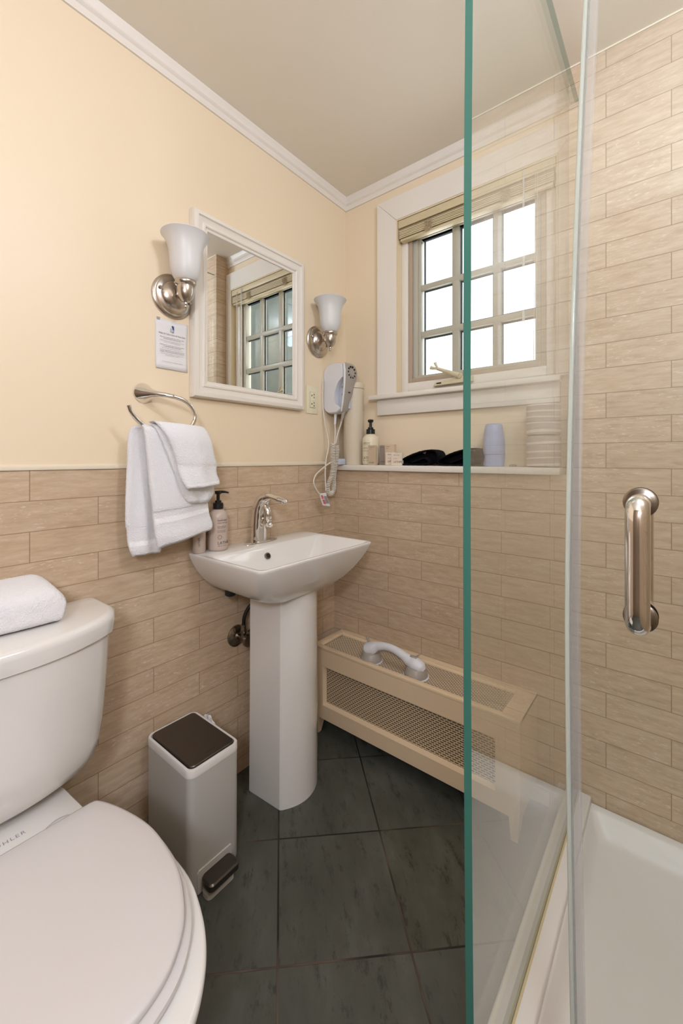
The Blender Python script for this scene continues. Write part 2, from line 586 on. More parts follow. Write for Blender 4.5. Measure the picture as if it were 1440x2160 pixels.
# ------------------------------------------------------------------ the room shell
ZC = 2.44
XR = 1.90
YB = 0.091
YF = -2.75
struct(G().box(-0.12, XR + 0.12, YF - 0.12, YB + 0.10, -0.06, 0.0), 'floor', M['slate'])
struct(G().box(-0.12, XR + 0.12, YF - 0.12, YB + 0.10, ZC, ZC + 0.06), 'ceiling', M['ceiling'])
g = G()
g.box(-0.12, 0.0, YF - 0.12, YB + 0.10, 1.1395, ZC, 0)
g.box(-0.12, 0.003, YF - 0.12, YB + 0.10, 0.0, 1.139, 1)
struct(g, 'wall_left', [M['paint'], M['tile_left']])
# back wall: tiled ledge below, painted wall with the window above it, full-height tile in the shower
XT = 0.997
WX0, WX1, WZ0, WZ1 = 0.300, 0.951, 1.455, 2.228
g = G()
g.box(0.0, XT, 0.0, YB + 0.10, 0.0, 1.113, 1)
g.box(XT, XR + 0.12, 0.0, YB + 0.10, 0.0, ZC, 1)
g.box(0.0, WX0, YB, YB + 0.10, 1.113, ZC, 0)
g.box(WX1, XT, YB, YB + 0.10, 1.113, ZC, 0)
g.box(WX0, WX1, YB, YB + 0.10, 1.113, WZ0, 0)
g.box(WX0, WX1, YB, YB + 0.10, WZ1, ZC, 0)
struct(g, 'wall_back', [M['paint'], M['tile_back']])
struct(G().box(XR, XR + 0.12, YF - 0.12, 0.0, 0.0, ZC), 'wall_right', M['tile_right'])
struct(G().box(0.0, XR, YF - 0.12, YF, 0.0, ZC), 'wall_front', M['frontdim'])

# crown mouldings and the cream bead above the wainscot
cp = [(0.0, 2.382), (0.006, 2.382), (0.008, 2.388), (0.008, 2.402), (0.013, 2.406), (0.016, 2.410), (0.016, 2.416),
      (0.013, 2.419), (0.016, 2.430), (0.020, 2.436), (0.020, ZC), (0.0, ZC)]
g = G()
g.loft([[(x, YF, z) for x, z in cp], [(x, YB - x, z) for x, z in cp]])
struct(g, 'trim_1', M['trim'])
g = G()
g.loft([[(x, YB - x, z) for x, z in cp], [(XT, YB - x, z) for x, z in cp]])
struct(g, 'trim_2', M['trim'])
g = G()
dp_ = [(0.0, 1.139), (0.007, 1.139), (0.0085, 1.143), (0.007, 1.149), (0.002, 1.153), (0.0, 1.153)]
g.loft([[(x, YF, z) for x, z in dp_], [(x, YB, z) for x, z in dp_]])
struct(g, 'trim_3', M['dado'])

struct(G().box(XT, XR, -0.003, 0.0, 2.435, ZC), 'trim_4', M['dado'])

# ------------------------------------------------------------------ window
g = G()
yc = 0.071
cas = [(0.0, yc), (0.0, yc)]
# mitred casing: left, top, right boards
def board(poly):
    g.prism(poly, 'y', yc, YB - 0.0005)
board([(0.199, 1.455), (0.300, 1.455), (0.300, 2.227), (0.199, 2.334)])
board([(0.1995, 2.334), (0.3005, 2.2275), (0.9505, 2.2275), (0.9965, 2.276), (0.9965, 2.334)])
board([(0.951, 1.455), (0.9965, 1.455), (0.9965, 2.275), (0.951, 2.227)])
win = struct(g, 'window_1', M['trim'], bevel=0.0015)
G().box(0.165, 0.962, 0.045, 0.108, 1.435, 1.455, bev=0.004).build('window_sill', M['trim'], win)
G().box(0.199, 0.956, 0.071, YB, 1.364, 1.435, bev=0.002).build('apron', M['trim'], win)
g = G()
g.box(0.3005, 0.306, 0.0715, 0.186, 1.456, 2.2265)
g.box(0.945, 0.9505, 0.0715, 0.186, 1.456, 2.2265)
g.box(0.306, 0.945, 0.0715, 0.186, 2.221, 2.2265)
g.build('jamb', M['jamb'], win, label='cream painted jamb')
g = G()
for x0, x1, z0, z1 in ((0.306, 0.338, 1.456, 2.22), (0.905, 0.945, 1.456, 2.22), (0.338, 0.905, 1.456, 1.503), (0.338, 0.905, 2.165, 2.22)):
    g.box(x0, x1, 0.108, 0.186, z0, z1, bev=0.002)
g.build('stop', M['trim'], win)
SX = [(0.400, 0.537), (0.568, 0.708), (0.736, 0.872)]
SZ = [(1.521, 1.700), (1.726, 1.908), (1.932, 2.136)]
def ringbox(g, xa, xb, za, zb, w, y0, y1, mi=0):
    g.box(xa, xa + w, y0, y1, za, zb, mi, bev=0.0015)
    g.box(xb - w, xb, y0, y1, za, zb, mi, bev=0.0015)
    g.box(xa + w, xb - w, y0, y1, za, za + w, mi, bev=0.0015)
    g.box(xa + w, xb - w, y0, y1, zb - w, zb, mi, bev=0.0015)
g = G()
ringbox(g, 0.3385, 0.9045, 1.5035, 2.1645, 0.018, 0.112, 0.165)
g.build('sash_frame', M['sashframe'], win, label='brownish metal outer frame')
g = G()
ringbox(g, 0.357, 0.886, 1.511, 2.156, 0.022, 0.122, 0.165)
ringbox(g, 0.379, 0.880, 1.513, 2.146, 0.012, 0.130, 0.165)
sash = g.build('sash', M['alu'], win, label='warm grey metal sash')
g = G()
for (a, b), (c, d) in ((SX[0], SX[1]), (SX[1], SX[2])):
    g.box(b, c, 0.129, 0.160, SZ[0][0] - 0.008, SZ[2][1] + 0.008, bev=0.004)
for (a, b), (c, d) in ((SZ[0], SZ[1]), (SZ[1], SZ[2])):
    g.box(SX[0][0] - 0.008, SX[2][1] + 0.008, 0.1285, 0.1595, b, c, bev=0.004)
g.build('muntin', M['alu'], win)
for (a, b) in SX:
    for (c, d) in SZ:
        gk = G()
        ringbox(gk, a - 0.001, b + 0.001, c - 0.001, d + 0.001, 0.0085, 0.146, 0.150)
        gk.build('gasket', M['gasket'], win, label='dark pane gasket')
        G().box(a, b, 0.151, 0.155, c, d).build('pane', M['windowglass'], win)

# blind drawn up
bl = thing('window_blind', 'beige slatted blind pulled up in a bundle at the top of the window', 'blind', (0.62, 0.10, 2.21))
G().box(0.309, 0.942, 0.074, 0.104, 2.186, 2.2195, bev=0.002).build('headrail', M['blindslat'], bl)
g = G()
for i in range(11):
    z = 2.179 - i * 0.0035
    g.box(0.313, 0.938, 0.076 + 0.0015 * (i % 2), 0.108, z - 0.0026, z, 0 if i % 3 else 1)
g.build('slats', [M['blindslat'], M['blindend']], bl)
G().box(0.316, 0.934, 0.079, 0.108, 2.128, 2.1385, bev=0.003).build('bottom_rail', M['blindslat'], bl)
for cx in (0.457, 0.775):
    pts = []
    for k in range(30):
        pts.append((cx + 0.017 * math.sin(k * 2.13) + 0.004 * math.sin(k * 0.7), 0.0715 + 0.002 * math.sin(k * 1.7), 2.150 + 0.021 * math.cos(k * 1.37)))
    G().tube(pts, 0.0009, 6, sub=3).build('ladder_cord', M['ladder'], bl)
g = G()
g.tube([(0.838, 0.0685, 2.21), (0.838, 0.0675, 2.0), (0.838, 0.0675, 1.55)], [0.0035, 0.0042, 0.0055], 10, sub=1)
g.build('wand', M['wand'], bl, label='clear tilt wand')
for dx in (0.0, 0.007):
    G().tube([(0.879 + dx, 0.0685, 2.2), (0.877 + dx, 0.067, 2.0), (0.873 + dx, 0.067, 1.52)], 0.0010, 6, sub=4).build('pull_cord', M['cordplastic'], bl)

# window crank operator
ck = thing('window_crank', 'folded metal crank operator at the foot of the window sash', 'window crank', (0.55, 0.10, 1.48))
g = G()
g.loft([[(0.470, 0.107, 1.4705), (0.640, 0.107, 1.474), (0.640, 0.107, 1.500), (0.600, 0.107, 1.505), (0.480, 0.107, 1.490)],
        [(0.474, 0.078, 1.4712), (0.640, 0.078, 1.474), (0.640, 0.082, 1.494), (0.598, 0.082, 1.499), (0.484, 0.082, 1.486)]])
g.build('housing', M['crank'], ck, bevel=0.003)
G().box(0.490, 0.512, 0.0765, 0.0800, 1.4785, 1.4835, bev=0.0016).build('slot', M['dark'], ck)
G().tube([(0.588, 0.080, 1.502), (0.560, 0.077, 1.514), (0.497, 0.074, 1.541)], [0.0115, 0.0095, 0.0070], 14, sub=4).build('arm', M['crank'], ck)
g = G()
g.tube([(0.497, 0.074, 1.541), (0.476, 0.073, 1.546), (0.468, 0.073, 1.549)], [0.005, 0.007, 0.0085], 12, sub=4)
g.tube([(0.500, 0.073, 1.541), (0.490, 0.072, 1.560), (0.488, 0.072, 1.566)], [0.004, 0.006, 0.0072], 12, sub=4)
g.build('knob', M['crank'], ck)
G().lathe([(0.004, -0.004), (0.011, -0.003), (0.011, 0.006), (0.006, 0.010)], (0.590, 0.079, 1.502), 'y', 20).build('pivot', M['crank'], ck)

# houses outside, seen in the mirror through the panes
o = struct(G().box(1.565, 4.2, 1.05, 1.35, 0.0, 4.0), 'wall_outside', M['stucco'])
tag(o, 'grey green outside wall seen through the panes in the mirror', 'wall')
g = G()
for i in range(34):
    z = -0.6 + i * 0.14
    g.box(2.2, 6.4, 4.0 - 0.012 * 0, 4.3, z, z + 0.136)
    g.box(2.2, 6.4, 3.985, 4.0, z, z + 0.02)
nh = g.build('neighbour_house', M['siding'])
tag(nh, 'pale blue clapboard house wall seen through the window in the mirror', 'house')

# ------------------------------------------------------------------ ledge shelf
sh = G().box(0.004, 0.974, -0.020, YB - 0.001, 1.1135, 1.1385, bev=0.004).build('ledge_shelf', M['trim'])
tag(sh, 'white painted shelf board capping the tiled ledge under the window', 'shelf')
ZS = 1.1387

# ------------------------------------------------------------------ framed mirror
mi_ = thing('wall_mirror', 'rectangular wall mirror in a white moulded frame between two sconces', 'mirror', (0.0, -0.4915, 1.688))
fy0, fy1, fz0, fz1 = -0.755, -0.230, 1.374, 2.003
prof = [(0.0, 0.001), (0.0, 0.022), (0.004, 0.029), (0.010, 0.031), (0.017, 0.031), (0.019, 0.026), (0.022, 0.024), (0.036, 0.022),
        (0.039, 0.0255), (0.044, 0.0265), (0.047, 0.0245), (0.049, 0.020), (0.057, 0.0185), (0.060, 0.012), (0.060, 0.001)]
loops = [[(h, fy0 + d, fz0 + d), (h, fy1 - d, fz0 + d), (h, fy1 - d, fz1 - d), (h, fy0 + d, fz1 - d)] for d, h in prof]
g = G()
g.loft(loops, cap0=False, cap1=False)
fr = g.build('frame', M['trim'], mi_, angle=30)
g = G()
ya, yb, za, zb = fy0 + 0.0595, fy1 - 0.0595, fz0 + 0.0595, fz1 - 0.0595
g.loft([[(0.003, ya, za), (0.003, yb, za), (0.003, yb, zb), (0.003, ya, zb)],
        [(0.0125, ya, za), (0.0148, yb, za), (0.0148, yb, zb), (0.0125, ya, zb)]])
g.build('mirror_glass', M['mirror'], mi_)

# ------------------------------------------------------------------ sconces
def sconce(y, z, label):
    t = thing('wall_sconce', label, 'wall lamp', (0.0, y, z), 'nickel wall sconces beside the mirror')
    G().lathe([(0.070, 0.0005), (0.070, 0.006), (0.066, 0.010), (0.062, 0.011), (0.060, 0.015), (0.050, 0.019), (0.044, 0.019), (0.041, 0.023),
               (0.028, 0.031), (0.014, 0.035), (0.011, 0.036)], (0, y, z), 'x', 48, cap0=True).build('backplate', M['nickel'], t)
    for a in (pi * 0.93, -pi * 0.07):
        G().lathe([(0.0055, 0.0), (0.0055, 0.004), (0.003, 0.007)], (0.0185, y + 0.052 * math.cos(a), z + 0.052 * math.sin(a)), 'x', 14).build('screw', M['nickel'], t)
    G().tube([(0.034, y, z), (0.050, y, z + 0.0005), (0.064, y, z + 0.004)], [0.0062, 0.0055, 0.0062], 14, sub=3).build('arm', M['nickel'], t)
    c = (0.0785, y, z)
    G().lathe([(0.005, -0.035), (0.013, -0.033), (0.0215, -0.022), (0.0255, -0.008), (0.0265, 0.006), (0.0255, 0.013), (0.0300, 0.016),
               (0.0325, 0.021), (0.0325, 0.026), (0.0310, 0.030), (0.027, 0.031), (0.022, 0.022)], c, 'z', 40).build('socket_cup', M['nickel'], t)
    G().lathe([(0.002, -0.054), (0.0042, -0.051), (0.0045, -0.047), (0.003, -0.044), (0.0062, -0.042), (0.0062, -0.037), (0.004, -0.034)], c, 'z', 20).build('finial', M['nickel'], t)
    sp = [(0.0255, 0.026), (0.033, 0.034), (0.0405, 0.048), (0.0450, 0.066), (0.0465, 0.084), (0.0475, 0.104), (0.0505, 0.126),
          (0.0565, 0.146), (0.0655, 0.162), (0.0725, 0.170)]
    inner = [(r - 0.004, h + 0.001) for r, h in reversed(sp)]
    G().lathe(sp + [(0.0715, 0.172)] + inner, c, 'z', 56).build('shade', M['opal'], t, angle=60)
    return t
s1 = sconce(-0.815, 1.690, 'brushed nickel sconce with upturned bell shade left of the mirror, above the paper notice')
s2 = copy_thing(s1, (0, 0.695, 0.006), 'brushed nickel sconce with upturned bell shade right of the mirror, above the hair dryer')

# ------------------------------------------------------------------ paper notice
pn = thing('paper_notice', 'white paper notice with a blue emblem taped below the left sconce', 'notice', (0.0, -0.817, 1.53))
n = 10
vs_, fs = [], []
py0, py1, pz0, pz1 = -0.871, -0.763, 1.4535, 1.611
for i in range(n + 1):
    for j in range(n + 1):
        y = py0 + (py1 - py0) * i / n
        z = pz0 + (pz1 - pz0) * j / n
        x = 0.0012 + 0.002 * max(0, 1 - j / 3.0) ** 2 + 0.0025 * max(0, (i - 7) / 3) ** 2 * max(0, (j - 6) / 4)
        vs_.append((x, y, z))
for i in range(n):
    for j in range(n):
        a = i * (n + 1) + j
        fs.append((a, a + n + 1, a + n + 2, a + 1))
g = G().add(vs_, fs)
so = g.build('sheet', M['paper'], pn, angle=180)
sm = so.modifiers.new('solidify', 'SOLIDIFY'); sm.thickness = 0.0004; sm.offset = -1
pf = lambda y, z: flat((0.0042, y, z), (0, 1, 0), (0, 0, 1))
text('printed_text', 'Help Us Take Care of Your Stay', 0.0068, M['ink'], pn, pf(-0.817, 1.5635), 'CENTER')
text('printed_text', 'Please do not place washcloths, towels or other\npersonal products down the toilet.', 0.0042, M['ink'], pn, pf(-0.817, 1.5535), 'CENTER', line=1.1)
text('printed_text', 'Please be sure not to leave items in the shower.\nTurning off the light is appreciated.', 0.0042, M['ink'], pn, pf(-0.817, 1.5290), 'CENTER', line=1.1)
text('printed_text', 'You are responsible for your own items and any\ndamage to linens caused by products used here.', 0.0042, M['ink'], pn, pf(-0.817, 1.5120), 'CENTER', line=1.1)
for z, b_ in ((1.5425, 'These are to be used for guests in each of the rooms\nand for the comfort of other guests.'),
              (1.5185, 'We are an older house and ask for your care.'),
              (1.5015, 'Any items left are held for a short while after you\nleave and then given to others.'),
              (1.4760, 'We thank you for your cooperation and stay!')):
    text('printed_text', b_, 0.0038, M['lightink'], pn, pf(-0.817, z), 'CENTER', line=1.1)
g = G()
g.prism([(-0.823, 1.575), (-0.812, 1.575), (-0.812, 1.597), (-0.823, 1.597)], 'x', 0.0034, 0.0040, 1)
g.prism([(-0.816, 1.584), (-0.811, 1.580), (-0.8115, 1.5935), (-0.817, 1.596), (-0.820, 1.592)], 'x', 0.0038, 0.0044, 0)
g.prism([(-0.816, 1.573), (-0.8115, 1.573), (-0.8115, 1.580), (-0.814, 1.580)], 'x', 0.0038, 0.0044, 2)
for a in (-0.8225, -0.8195, -0.8165):
    g.prism([(a, 1.574), (a + 0.0008, 1.574), (a + 0.0012, 1.586), (a + 0.0004, 1.586)], 'x', 0.0038, 0.0044, 3)
g.build('emblem', [M['blueink'], M['paper'], M['violetink'], M['ink']], pn, label='small blue emblem')
G().box(0.0010, 0.0045, -0.868, -0.858, 1.606, 1.613).build('tape', M['greyplastic'], pn)

# ------------------------------------------------------------------ outlet
ot = thing('wall_outlet', 'ivory outlet plate with two sockets beside the mirror', 'electrical outlet', (0.0, -0.155, 1.4285))
G().box(0.0005, 0.005, -0.193, -0.117, 1.367, 1.490, bev=0.002).build('plate', M['ivory'], ot)
G().box(0.0045, 0.0053, -0.1722, -0.1378, 1.3928, 1.4642).build('receptacle_gap', M['bronzegap'], ot)
G().box(0.004, 0.0085, -0.171, -0.139, 1.394, 1.463, bev=0.001).build('receptacle', M['ivory'], ot)
for z in (1.447, 1.410):
    g = G()
    g.box(0.0083, 0.0090, -0.1655, -0.1610, z - 0.003, z + 0.004)
    g.box(0.0083, 0.0090, -0.1510, -0.1470, z + 0.0025, z + 0.0095)
    g.box(0.0083, 0.0090, -0.1510, -0.1470, z - 0.0105, z - 0.0035)
    g.build('slot', M['dark'], ot)
G().box(0.0083, 0.0100, -0.163, -0.147, 1.4245, 1.4335, bev=0.001).build('test_button', M['ivory'], ot)
for z in (1.480, 1.377):
    G().lathe([(0.003, 0.0), (0.003, 0.0015)], (0.0048, -0.155, z), 'x', 12).build('screw', M['ivory'], ot)

# ------------------------------------------------------------------ towel ring, hand towel, washcloth
tr = thing('towel_ring', 'chrome open towel ring on a flared wall mount left of the mirror', 'towel ring', (0.0, -0.905, 1.365))
g = G()
loops = []
for x, cy, cz, r, sq in ((0.0005, -0.908, 1.368, 0.031, 1.0), (0.004, -0.907, 1.368, 0.030, 1.0), (0.018, -0.903, 1.366, 0.021, 1.0), (0.036, -0.896, 1.364, 0.0125, 1),
                         (0.052, -0.886, 1.3625, 0.0085, 1), (0.066, -0.872, 1.3605, 0.0072, 1), (0.078, -0.853, 1.3565, 0.0066, 1)):
    d = Vector((0.8, 0.45, -0.05)).normalized() if x > 0.03 else Vector((1, 0.1, 0)).normalized()
    s = d.cross(Vector((0, 0, 1))).normalized()
    u_ = s.cross(d)
    loops.append([Vector((x, cy, cz)) + s * (r * math.cos(2 * pi * k / 28)) + u_ * (r * math.sin(2 * pi * k / 28)) for k in range(28)])
g.loft(loops)
g.build('mount', M['chrome'], tr)
ringpts = [(0.078, -0.853, 1.3565), (0.088, -0.828, 1.348), (0.094, -0.806, 1.330), (0.096, -0.793, 1.302), (0.094, -0.803, 1.272), (0.090, -0.835, 1.250),
           (0.086, -0.880, 1.244), (0.085, -0.925, 1.252), (0.087, -0.962, 1.272), (0.090, -0.985, 1.296), (0.092, -0.994, 1.316)]
G().tube(ringpts, 0.0062, 16, sub=6).build('ring', M['chrome'], tr)

pile = bpy.data.textures.new('terry_pile', 'CLOUDS')
pile.noise_scale = 0.0030
pile.noise_depth = 1
def terry_relief(o, strength=0.0024):
    d = o.modifiers.new('pile', 'DISPLACE')
    d.texture = pile
    d.texture_coords = 'LOCAL'
    d.strength = strength
    d.mid_level = 0.5

def cloth(name, rows, thick, parent, mats, bandrows=(), nu=24, folds=0.004, seed=0, waves=2.0, sub=2, bulge=0.0):
    """rows: list of ((yL, zL, xL), (yR, zR, xR)) from top to bottom; makes a soft thick panel"""
    rnd = random.Random(seed)
    L = [Vector((r[0][2], r[0][0], r[0][1])) for r in rows]
    R = [Vector((r[1][2], r[1][0], r[1][1])) for r in rows]
    Ls, _ = smooth_path(L, 1.0, 6)
    Rs, _ = smooth_path(R, 1.0, 6)
    nv = len(Ls)
    ph = rnd.random() * 6
    front, back = [], []
    for i in range(nv):
        f = i / (nv - 1)
        for j in range(nu + 1):
            t = j / nu
            p = Ls[i].lerp(Rs[i], t)
            w = folds * math.sin(ph + waves * 2 * pi * t + 1.3 * f) * (0.3 + 0.7 * f) + folds * 0.35 * math.sin(5.1 * t + 7 * f + ph)
            edge = math.sin(pi * min(1, max(0, t))) ** 0.35 if 0 < t < 1 else 0.0
            endf = min(1.0, (1 - f) * nv / 2.5 + 0.25) * min(1.0, f * nv / 2.5 + 0.25)
            h = thick * (0.25 + 0.75 * edge) * endf / 2
            front.append(p + Vector((w + h + bulge * math.sin(pi * t), 0, 0)))
            back.append(p + Vector((w - h, 0, 0)))
    m_ = nu + 1
    N = nv * m_
    fs, mi = [], []
    for i in range(nv - 1):
        for j in range(nu):
            a = i * m_ + j
            k = 1 if any(lo <= i / (nv - 1) < hi for lo, hi in bandrows) else 0
            fs.append((a, a + 1, a + m_ + 1, a + m_)); mi.append(k)
            fs.append((N + a, N + a + m_, N + a + m_ + 1, N + a + 1)); mi.append(k)
    for i in range(nv - 1):
        a, b_ = i * m_, i * m_ + nu
        fs.append((a, a + m_, N + a + m_, N + a)); mi.append(0)
        fs.append((b_, N + b_, N + b_ + m_, b_ + m_)); mi.append(0)
    for j in range(nu):
        fs.append((j, N + j, N + j + 1, j + 1)); mi.append(0)
        a = (nv - 1) * m_ + j
        fs.append((a, a + 1, N + a + 1, N + a)); mi.append(0)
    g = G()
    g.v = [tuple(p) for p in front + back]
    g.f = fs
    g.mi = mi
    o = g.build(name, mats, parent, angle=180, subsurf=sub)
    terry_relief(o)
    return o

ht = thing('hand_towel', 'white terry hand towel folded over the chrome ring, hanging lower than the washcloth', 'towel', (0.07, -0.87, 0.90))
TM = [M['terry'], M['terryband']]
cloth('back_fold', [((-0.968, 1.262, 0.070), (-0.900, 1.262, 0.070)), ((-0.980, 1.240, 0.060), (-0.895, 1.240, 0.055)), ((-0.982, 1.15, 0.054), (-0.885, 1.15, 0.050)),
                    ((-0.986, 1.05, 0.054), (-0.882, 1.05, 0.050)), ((-0.986, 0.985, 0.054), (-0.882, 0.985, 0.050)), ((-0.982, 0.965, 0.052), (-0.880, 0.965, 0.05)),
                    ((-0.980, 0.93, 0.053), (-0.880, 0.93, 0.05)), ((-0.975, 0.905, 0.056), (-0.880, 0.905, 0.052)), ((-0.966, 0.886, 0.054), (-0.882, 0.884, 0.05))],
      0.028, ht, TM, bandrows=((0.74, 0.80),), nu=16, folds=0.003, seed=3)
cloth('front_fold', [((-0.957, 1.266, 0.088), (-0.780, 1.262, 0.092)), ((-0.955, 1.240, 0.102), (-0.772, 1.235, 0.100)), ((-0.948, 1.17, 0.104), (-0.762, 1.17, 0.098)),
                     ((-0.940, 1.09, 0.104), (-0.752, 1.09, 0.095)), ((-0.932, 1.025, 0.104), (-0.746, 1.035, 0.092)), ((-0.930, 1.008, 0.099), (-0.744, 1.022, 0.090)),
                     ((-0.926, 0.965, 0.101), (-0.738, 0.985, 0.09)), ((-0.922, 0.935, 0.106), (-0.732, 0.96, 0.094)), ((-0.915, 0.905, 0.104), (-0.733, 0.937, 0.092))],
      0.036, ht, TM, bandrows=((0.655, 0.70),), nu=28, folds=0.005, seed=11, waves=1.4)
wc = thing('washcloth', 'small white washcloth draped over the right side of the hand towel on the ring', 'washcloth', (0.10, -0.80, 1.10))
cloth('under_layer', [((-0.940, 1.272, 0.098), (-0.780, 1.264, 0.100)), ((-0.925, 1.245, 0.120), (-0.770, 1.235, 0.116)), ((-0.895, 1.17, 0.126), (-0.755, 1.17, 0.118)),
                      ((-0.868, 1.10, 0.126), (-0.742, 1.10, 0.116)), ((-0.850, 1.055, 0.124), (-0.735, 1.060, 0.112)), ((-0.832, 1.032, 0.120), (-0.752, 1.030, 0.110))],
      0.020, wc, TM, nu=22, folds=0.003, seed=5)
cloth('top_layer', [((-0.948, 1.272, 0.100), (-0.785, 1.268, 0.100)), ((-0.935, 1.272, 0.118), (-0.775, 1.262, 0.118)), ((-0.912, 1.235, 0.138), (-0.762, 1.225, 0.132)), ((-0.892, 1.19, 0.143), (-0.752, 1.18, 0.134)),
                    ((-0.884, 1.160, 0.143), (-0.744, 1.155, 0.135)), ((-0.878, 1.145, 0.139), (-0.741, 1.142, 0.131)), ((-0.872, 1.115, 0.143), (-0.742, 1.122, 0.133)), ((-0.858, 1.086, 0.150), (-0.734, 1.096, 0.136)), ((-0.850, 1.078, 0.146), (-0.735, 1.084, 0.132))],
      0.026, wc, TM, bandrows=((0.52, 0.60), (0.84, 0.90)), nu=22, folds=0.003, seed=8, bulge=0.012)

# ------------------------------------------------------------------ hair dryer on the wall
hd = thing('hair_dryer', 'white and grey wall-mounted hair dryer with a coiled cord in the corner', 'hair dryer', (0.0, -0.03, 1.49))
crad = [(0.001, 1.400), (0.010, 1.383), (0.030, 1.373), (0.076, 1.374), (0.097, 1.388), (0.094, 1.398), (0.072, 1.412), (0.064, 1.435),
        (0.068, 1.471), (0.086, 1.510), (0.112, 1.534), (0.113, 1.570), (0.103, 1.591), (0.080, 1.600), (0.040, 1.600), (0.014, 1.590), (0.001, 1.568)]
g = G()
yc_ = -0.0405
loops = []
for dy, s in ((-0.0345, 0.955), (-0.031, 0.985), (-0.025, 1.0), (0.025, 1.0), (0.031, 0.985), (0.0345, 0.955)):
    loops.append([(max(0.0008, 0.055 + (x - 0.055) * s), yc_ + dy, 1.488 + (z - 1.488) * s) for x, z in crad])
g.loft(loops)
g.build('wall_cradle', M['whiteplastic'], hd, angle=40)
G().box(0.060, 0.108, -0.045, -0.010, 1.395, 1.535).build('recess', M['blueshade'], hd, label='pale blue-grey recess')
for z in (1.492, 1.458):
    G().lathe([(0.0060, 0.0), (0.0060, 0.003)], (0.090, -0.0475, z), 'y', 16).build('contact', M['greyplastic'], hd)
secs = [(1.377, 0.094, 0.104, -0.068, -0.034), (1.384, 0.096, 0.108, -0.072, -0.030), (1.42, 0.103, 0.117, -0.0745, -0.026), (1.46, 0.110, 0.124, -0.076, -0.015), (1.50, 0.114, 0.128, -0.076, -0.007),
        (1.53, 0.1145, 0.130, -0.076, 0.008), (1.56, 0.114, 0.130, -0.076, 0.016), (1.582, 0.110, 0.126, -0.074, 0.012), (1.595, 0.106, 0.119, -0.066, 0.002), (1.600, 0.104, 0.113, -0.055, -0.008)]
hs = G().loft([rrect(a, b, c, d, 0.007, z, 4) for z, a, b, c, d in secs]).build('handset', [M['greyplastic'], M['whiteplastic']], hd, angle=60)
for p in hs.data.polygons:
    if p.normal.y < -0.6:
        p.material_index = 1
vy, vz, vx = -0.030, 1.556, 0.1302
G().lathe([(0.017, 0.0), (0.016, 0.002), (0.012, 0.0025)], (vx, vy, vz), 'x', 24).build('dial', M['greyplastic'], hs)
g = G()
for k in range(10):
    a = 2 * pi * k / 10
    c_, s_ = math.cos(a), math.sin(a)
    q = lambda r, w: (vy + r * c_ - w * s_, vz + r * s_ + w * c_)
    g.prism([q(0.021, -0.003), q(0.029, -0.0036), q(0.029, 0.0036), q(0.021, 0.003)], 'x', vx - 0.006, vx + 0.0008)
g.build('vent', M['dark'], hs)
G().box(0.1262, 0.1284, -0.050, -0.038, 1.462, 1.466).build('mark', M['dark'], hs)
G().tube([(0.098, -0.050, 1.382), (0.094, -0.050, 1.362), (0.088, -0.052, 1.335)], [0.0085, 0.007, 0.005], 14, sub=3).build('strain_relief', M['greyplastic'], hd)
G().tube([(0.048, -0.045, 1.376), (0.047, -0.046, 1.355), (0.046, -0.047, 1.325)], [0.007, 0.0065, 0.0055], 14, sub=3).build('strain_relief', M['whiteplastic'], hd)
# plain lengths of cord
G().tube([(0.088, -0.052, 1.335), (0.078, -0.056, 1.300), (0.070, -0.061, 1.270), (0.066, -0.066, 1.235)], 0.0030, 10, sub=6).build('cord', M['cordplastic'], hd)
G().tube([(0.046, -0.047, 1.325), (0.052, -0.053, 1.290), (0.056, -0.059, 1.255), (0.060, -0.070, 1.215)], 0.0032, 10, sub=6).build('cord', M['cordplastic'], hd)
G().tube([(0.006, -0.085, 1.53), (0.007, -0.089, 1.45), (0.010, -0.087, 1.38), (0.020, -0.085, 1.32), (0.038, -0.085, 1.25), (0.047, -0.093, 1.218), (0.050, -0.108, 1.185),
          (0.050, -0.118, 1.14), (0.050, -0.120, 1.08), (0.050, -0.116, 1.024)], 0.0030, 10, sub=6).build('power_cord', M['cordplastic'], hd)
G().tube([(0.060, -0.060, 1.158), (0.056, -0.088, 1.150), (0.050, -0.130, 1.128), (0.046, -0.176, 1.098), (0.046, -0.192, 1.065), (0.048, -0.175, 1.030), (0.050, -0.156, 1.010)],
         0.0032, 10, sub=6).build('power_cord', M['cordplastic'], hd)
# the coil: a helix run along a hairpin
hp = [(0.063, -0.083, 1.235), (0.063, -0.082, 1.19), (0.061, -0.080, 1.13), (0.058, -0.088, 1.085), (0.055, -0.104, 1.055), (0.053, -0.108, 1.030), (0.053, -0.092, 1.008),
      (0.053, -0.072, 1.014), (0.054, -0.064, 1.040), (0.056, -0.068, 1.075), (0.060, -0.066, 1.115), (0.064, -0.060, 1.16), (0.066, -0.058, 1.20), (0.066, -0.060, 1.225)]
cp_, _ = smooth_path(hp, 1.0, 24)
pts = []
ang = 0.0
for i in range(len(cp_)):
    d = (cp_[min(i + 1, len(cp_) - 1)] - cp_[max(i - 1, 0)]).normalized()
    a = d.cross(Vector((1, 0, 0.2))).normalized()
    b_ = d.cross(a)
    if i: ang += (cp_[i] - cp_[i - 1]).length / 0.0072 * 2 * pi
    pts.append(cp_[i] + a * (0.0085 * math.cos(ang)) + b_ * (0.0085 * math.sin(ang)))
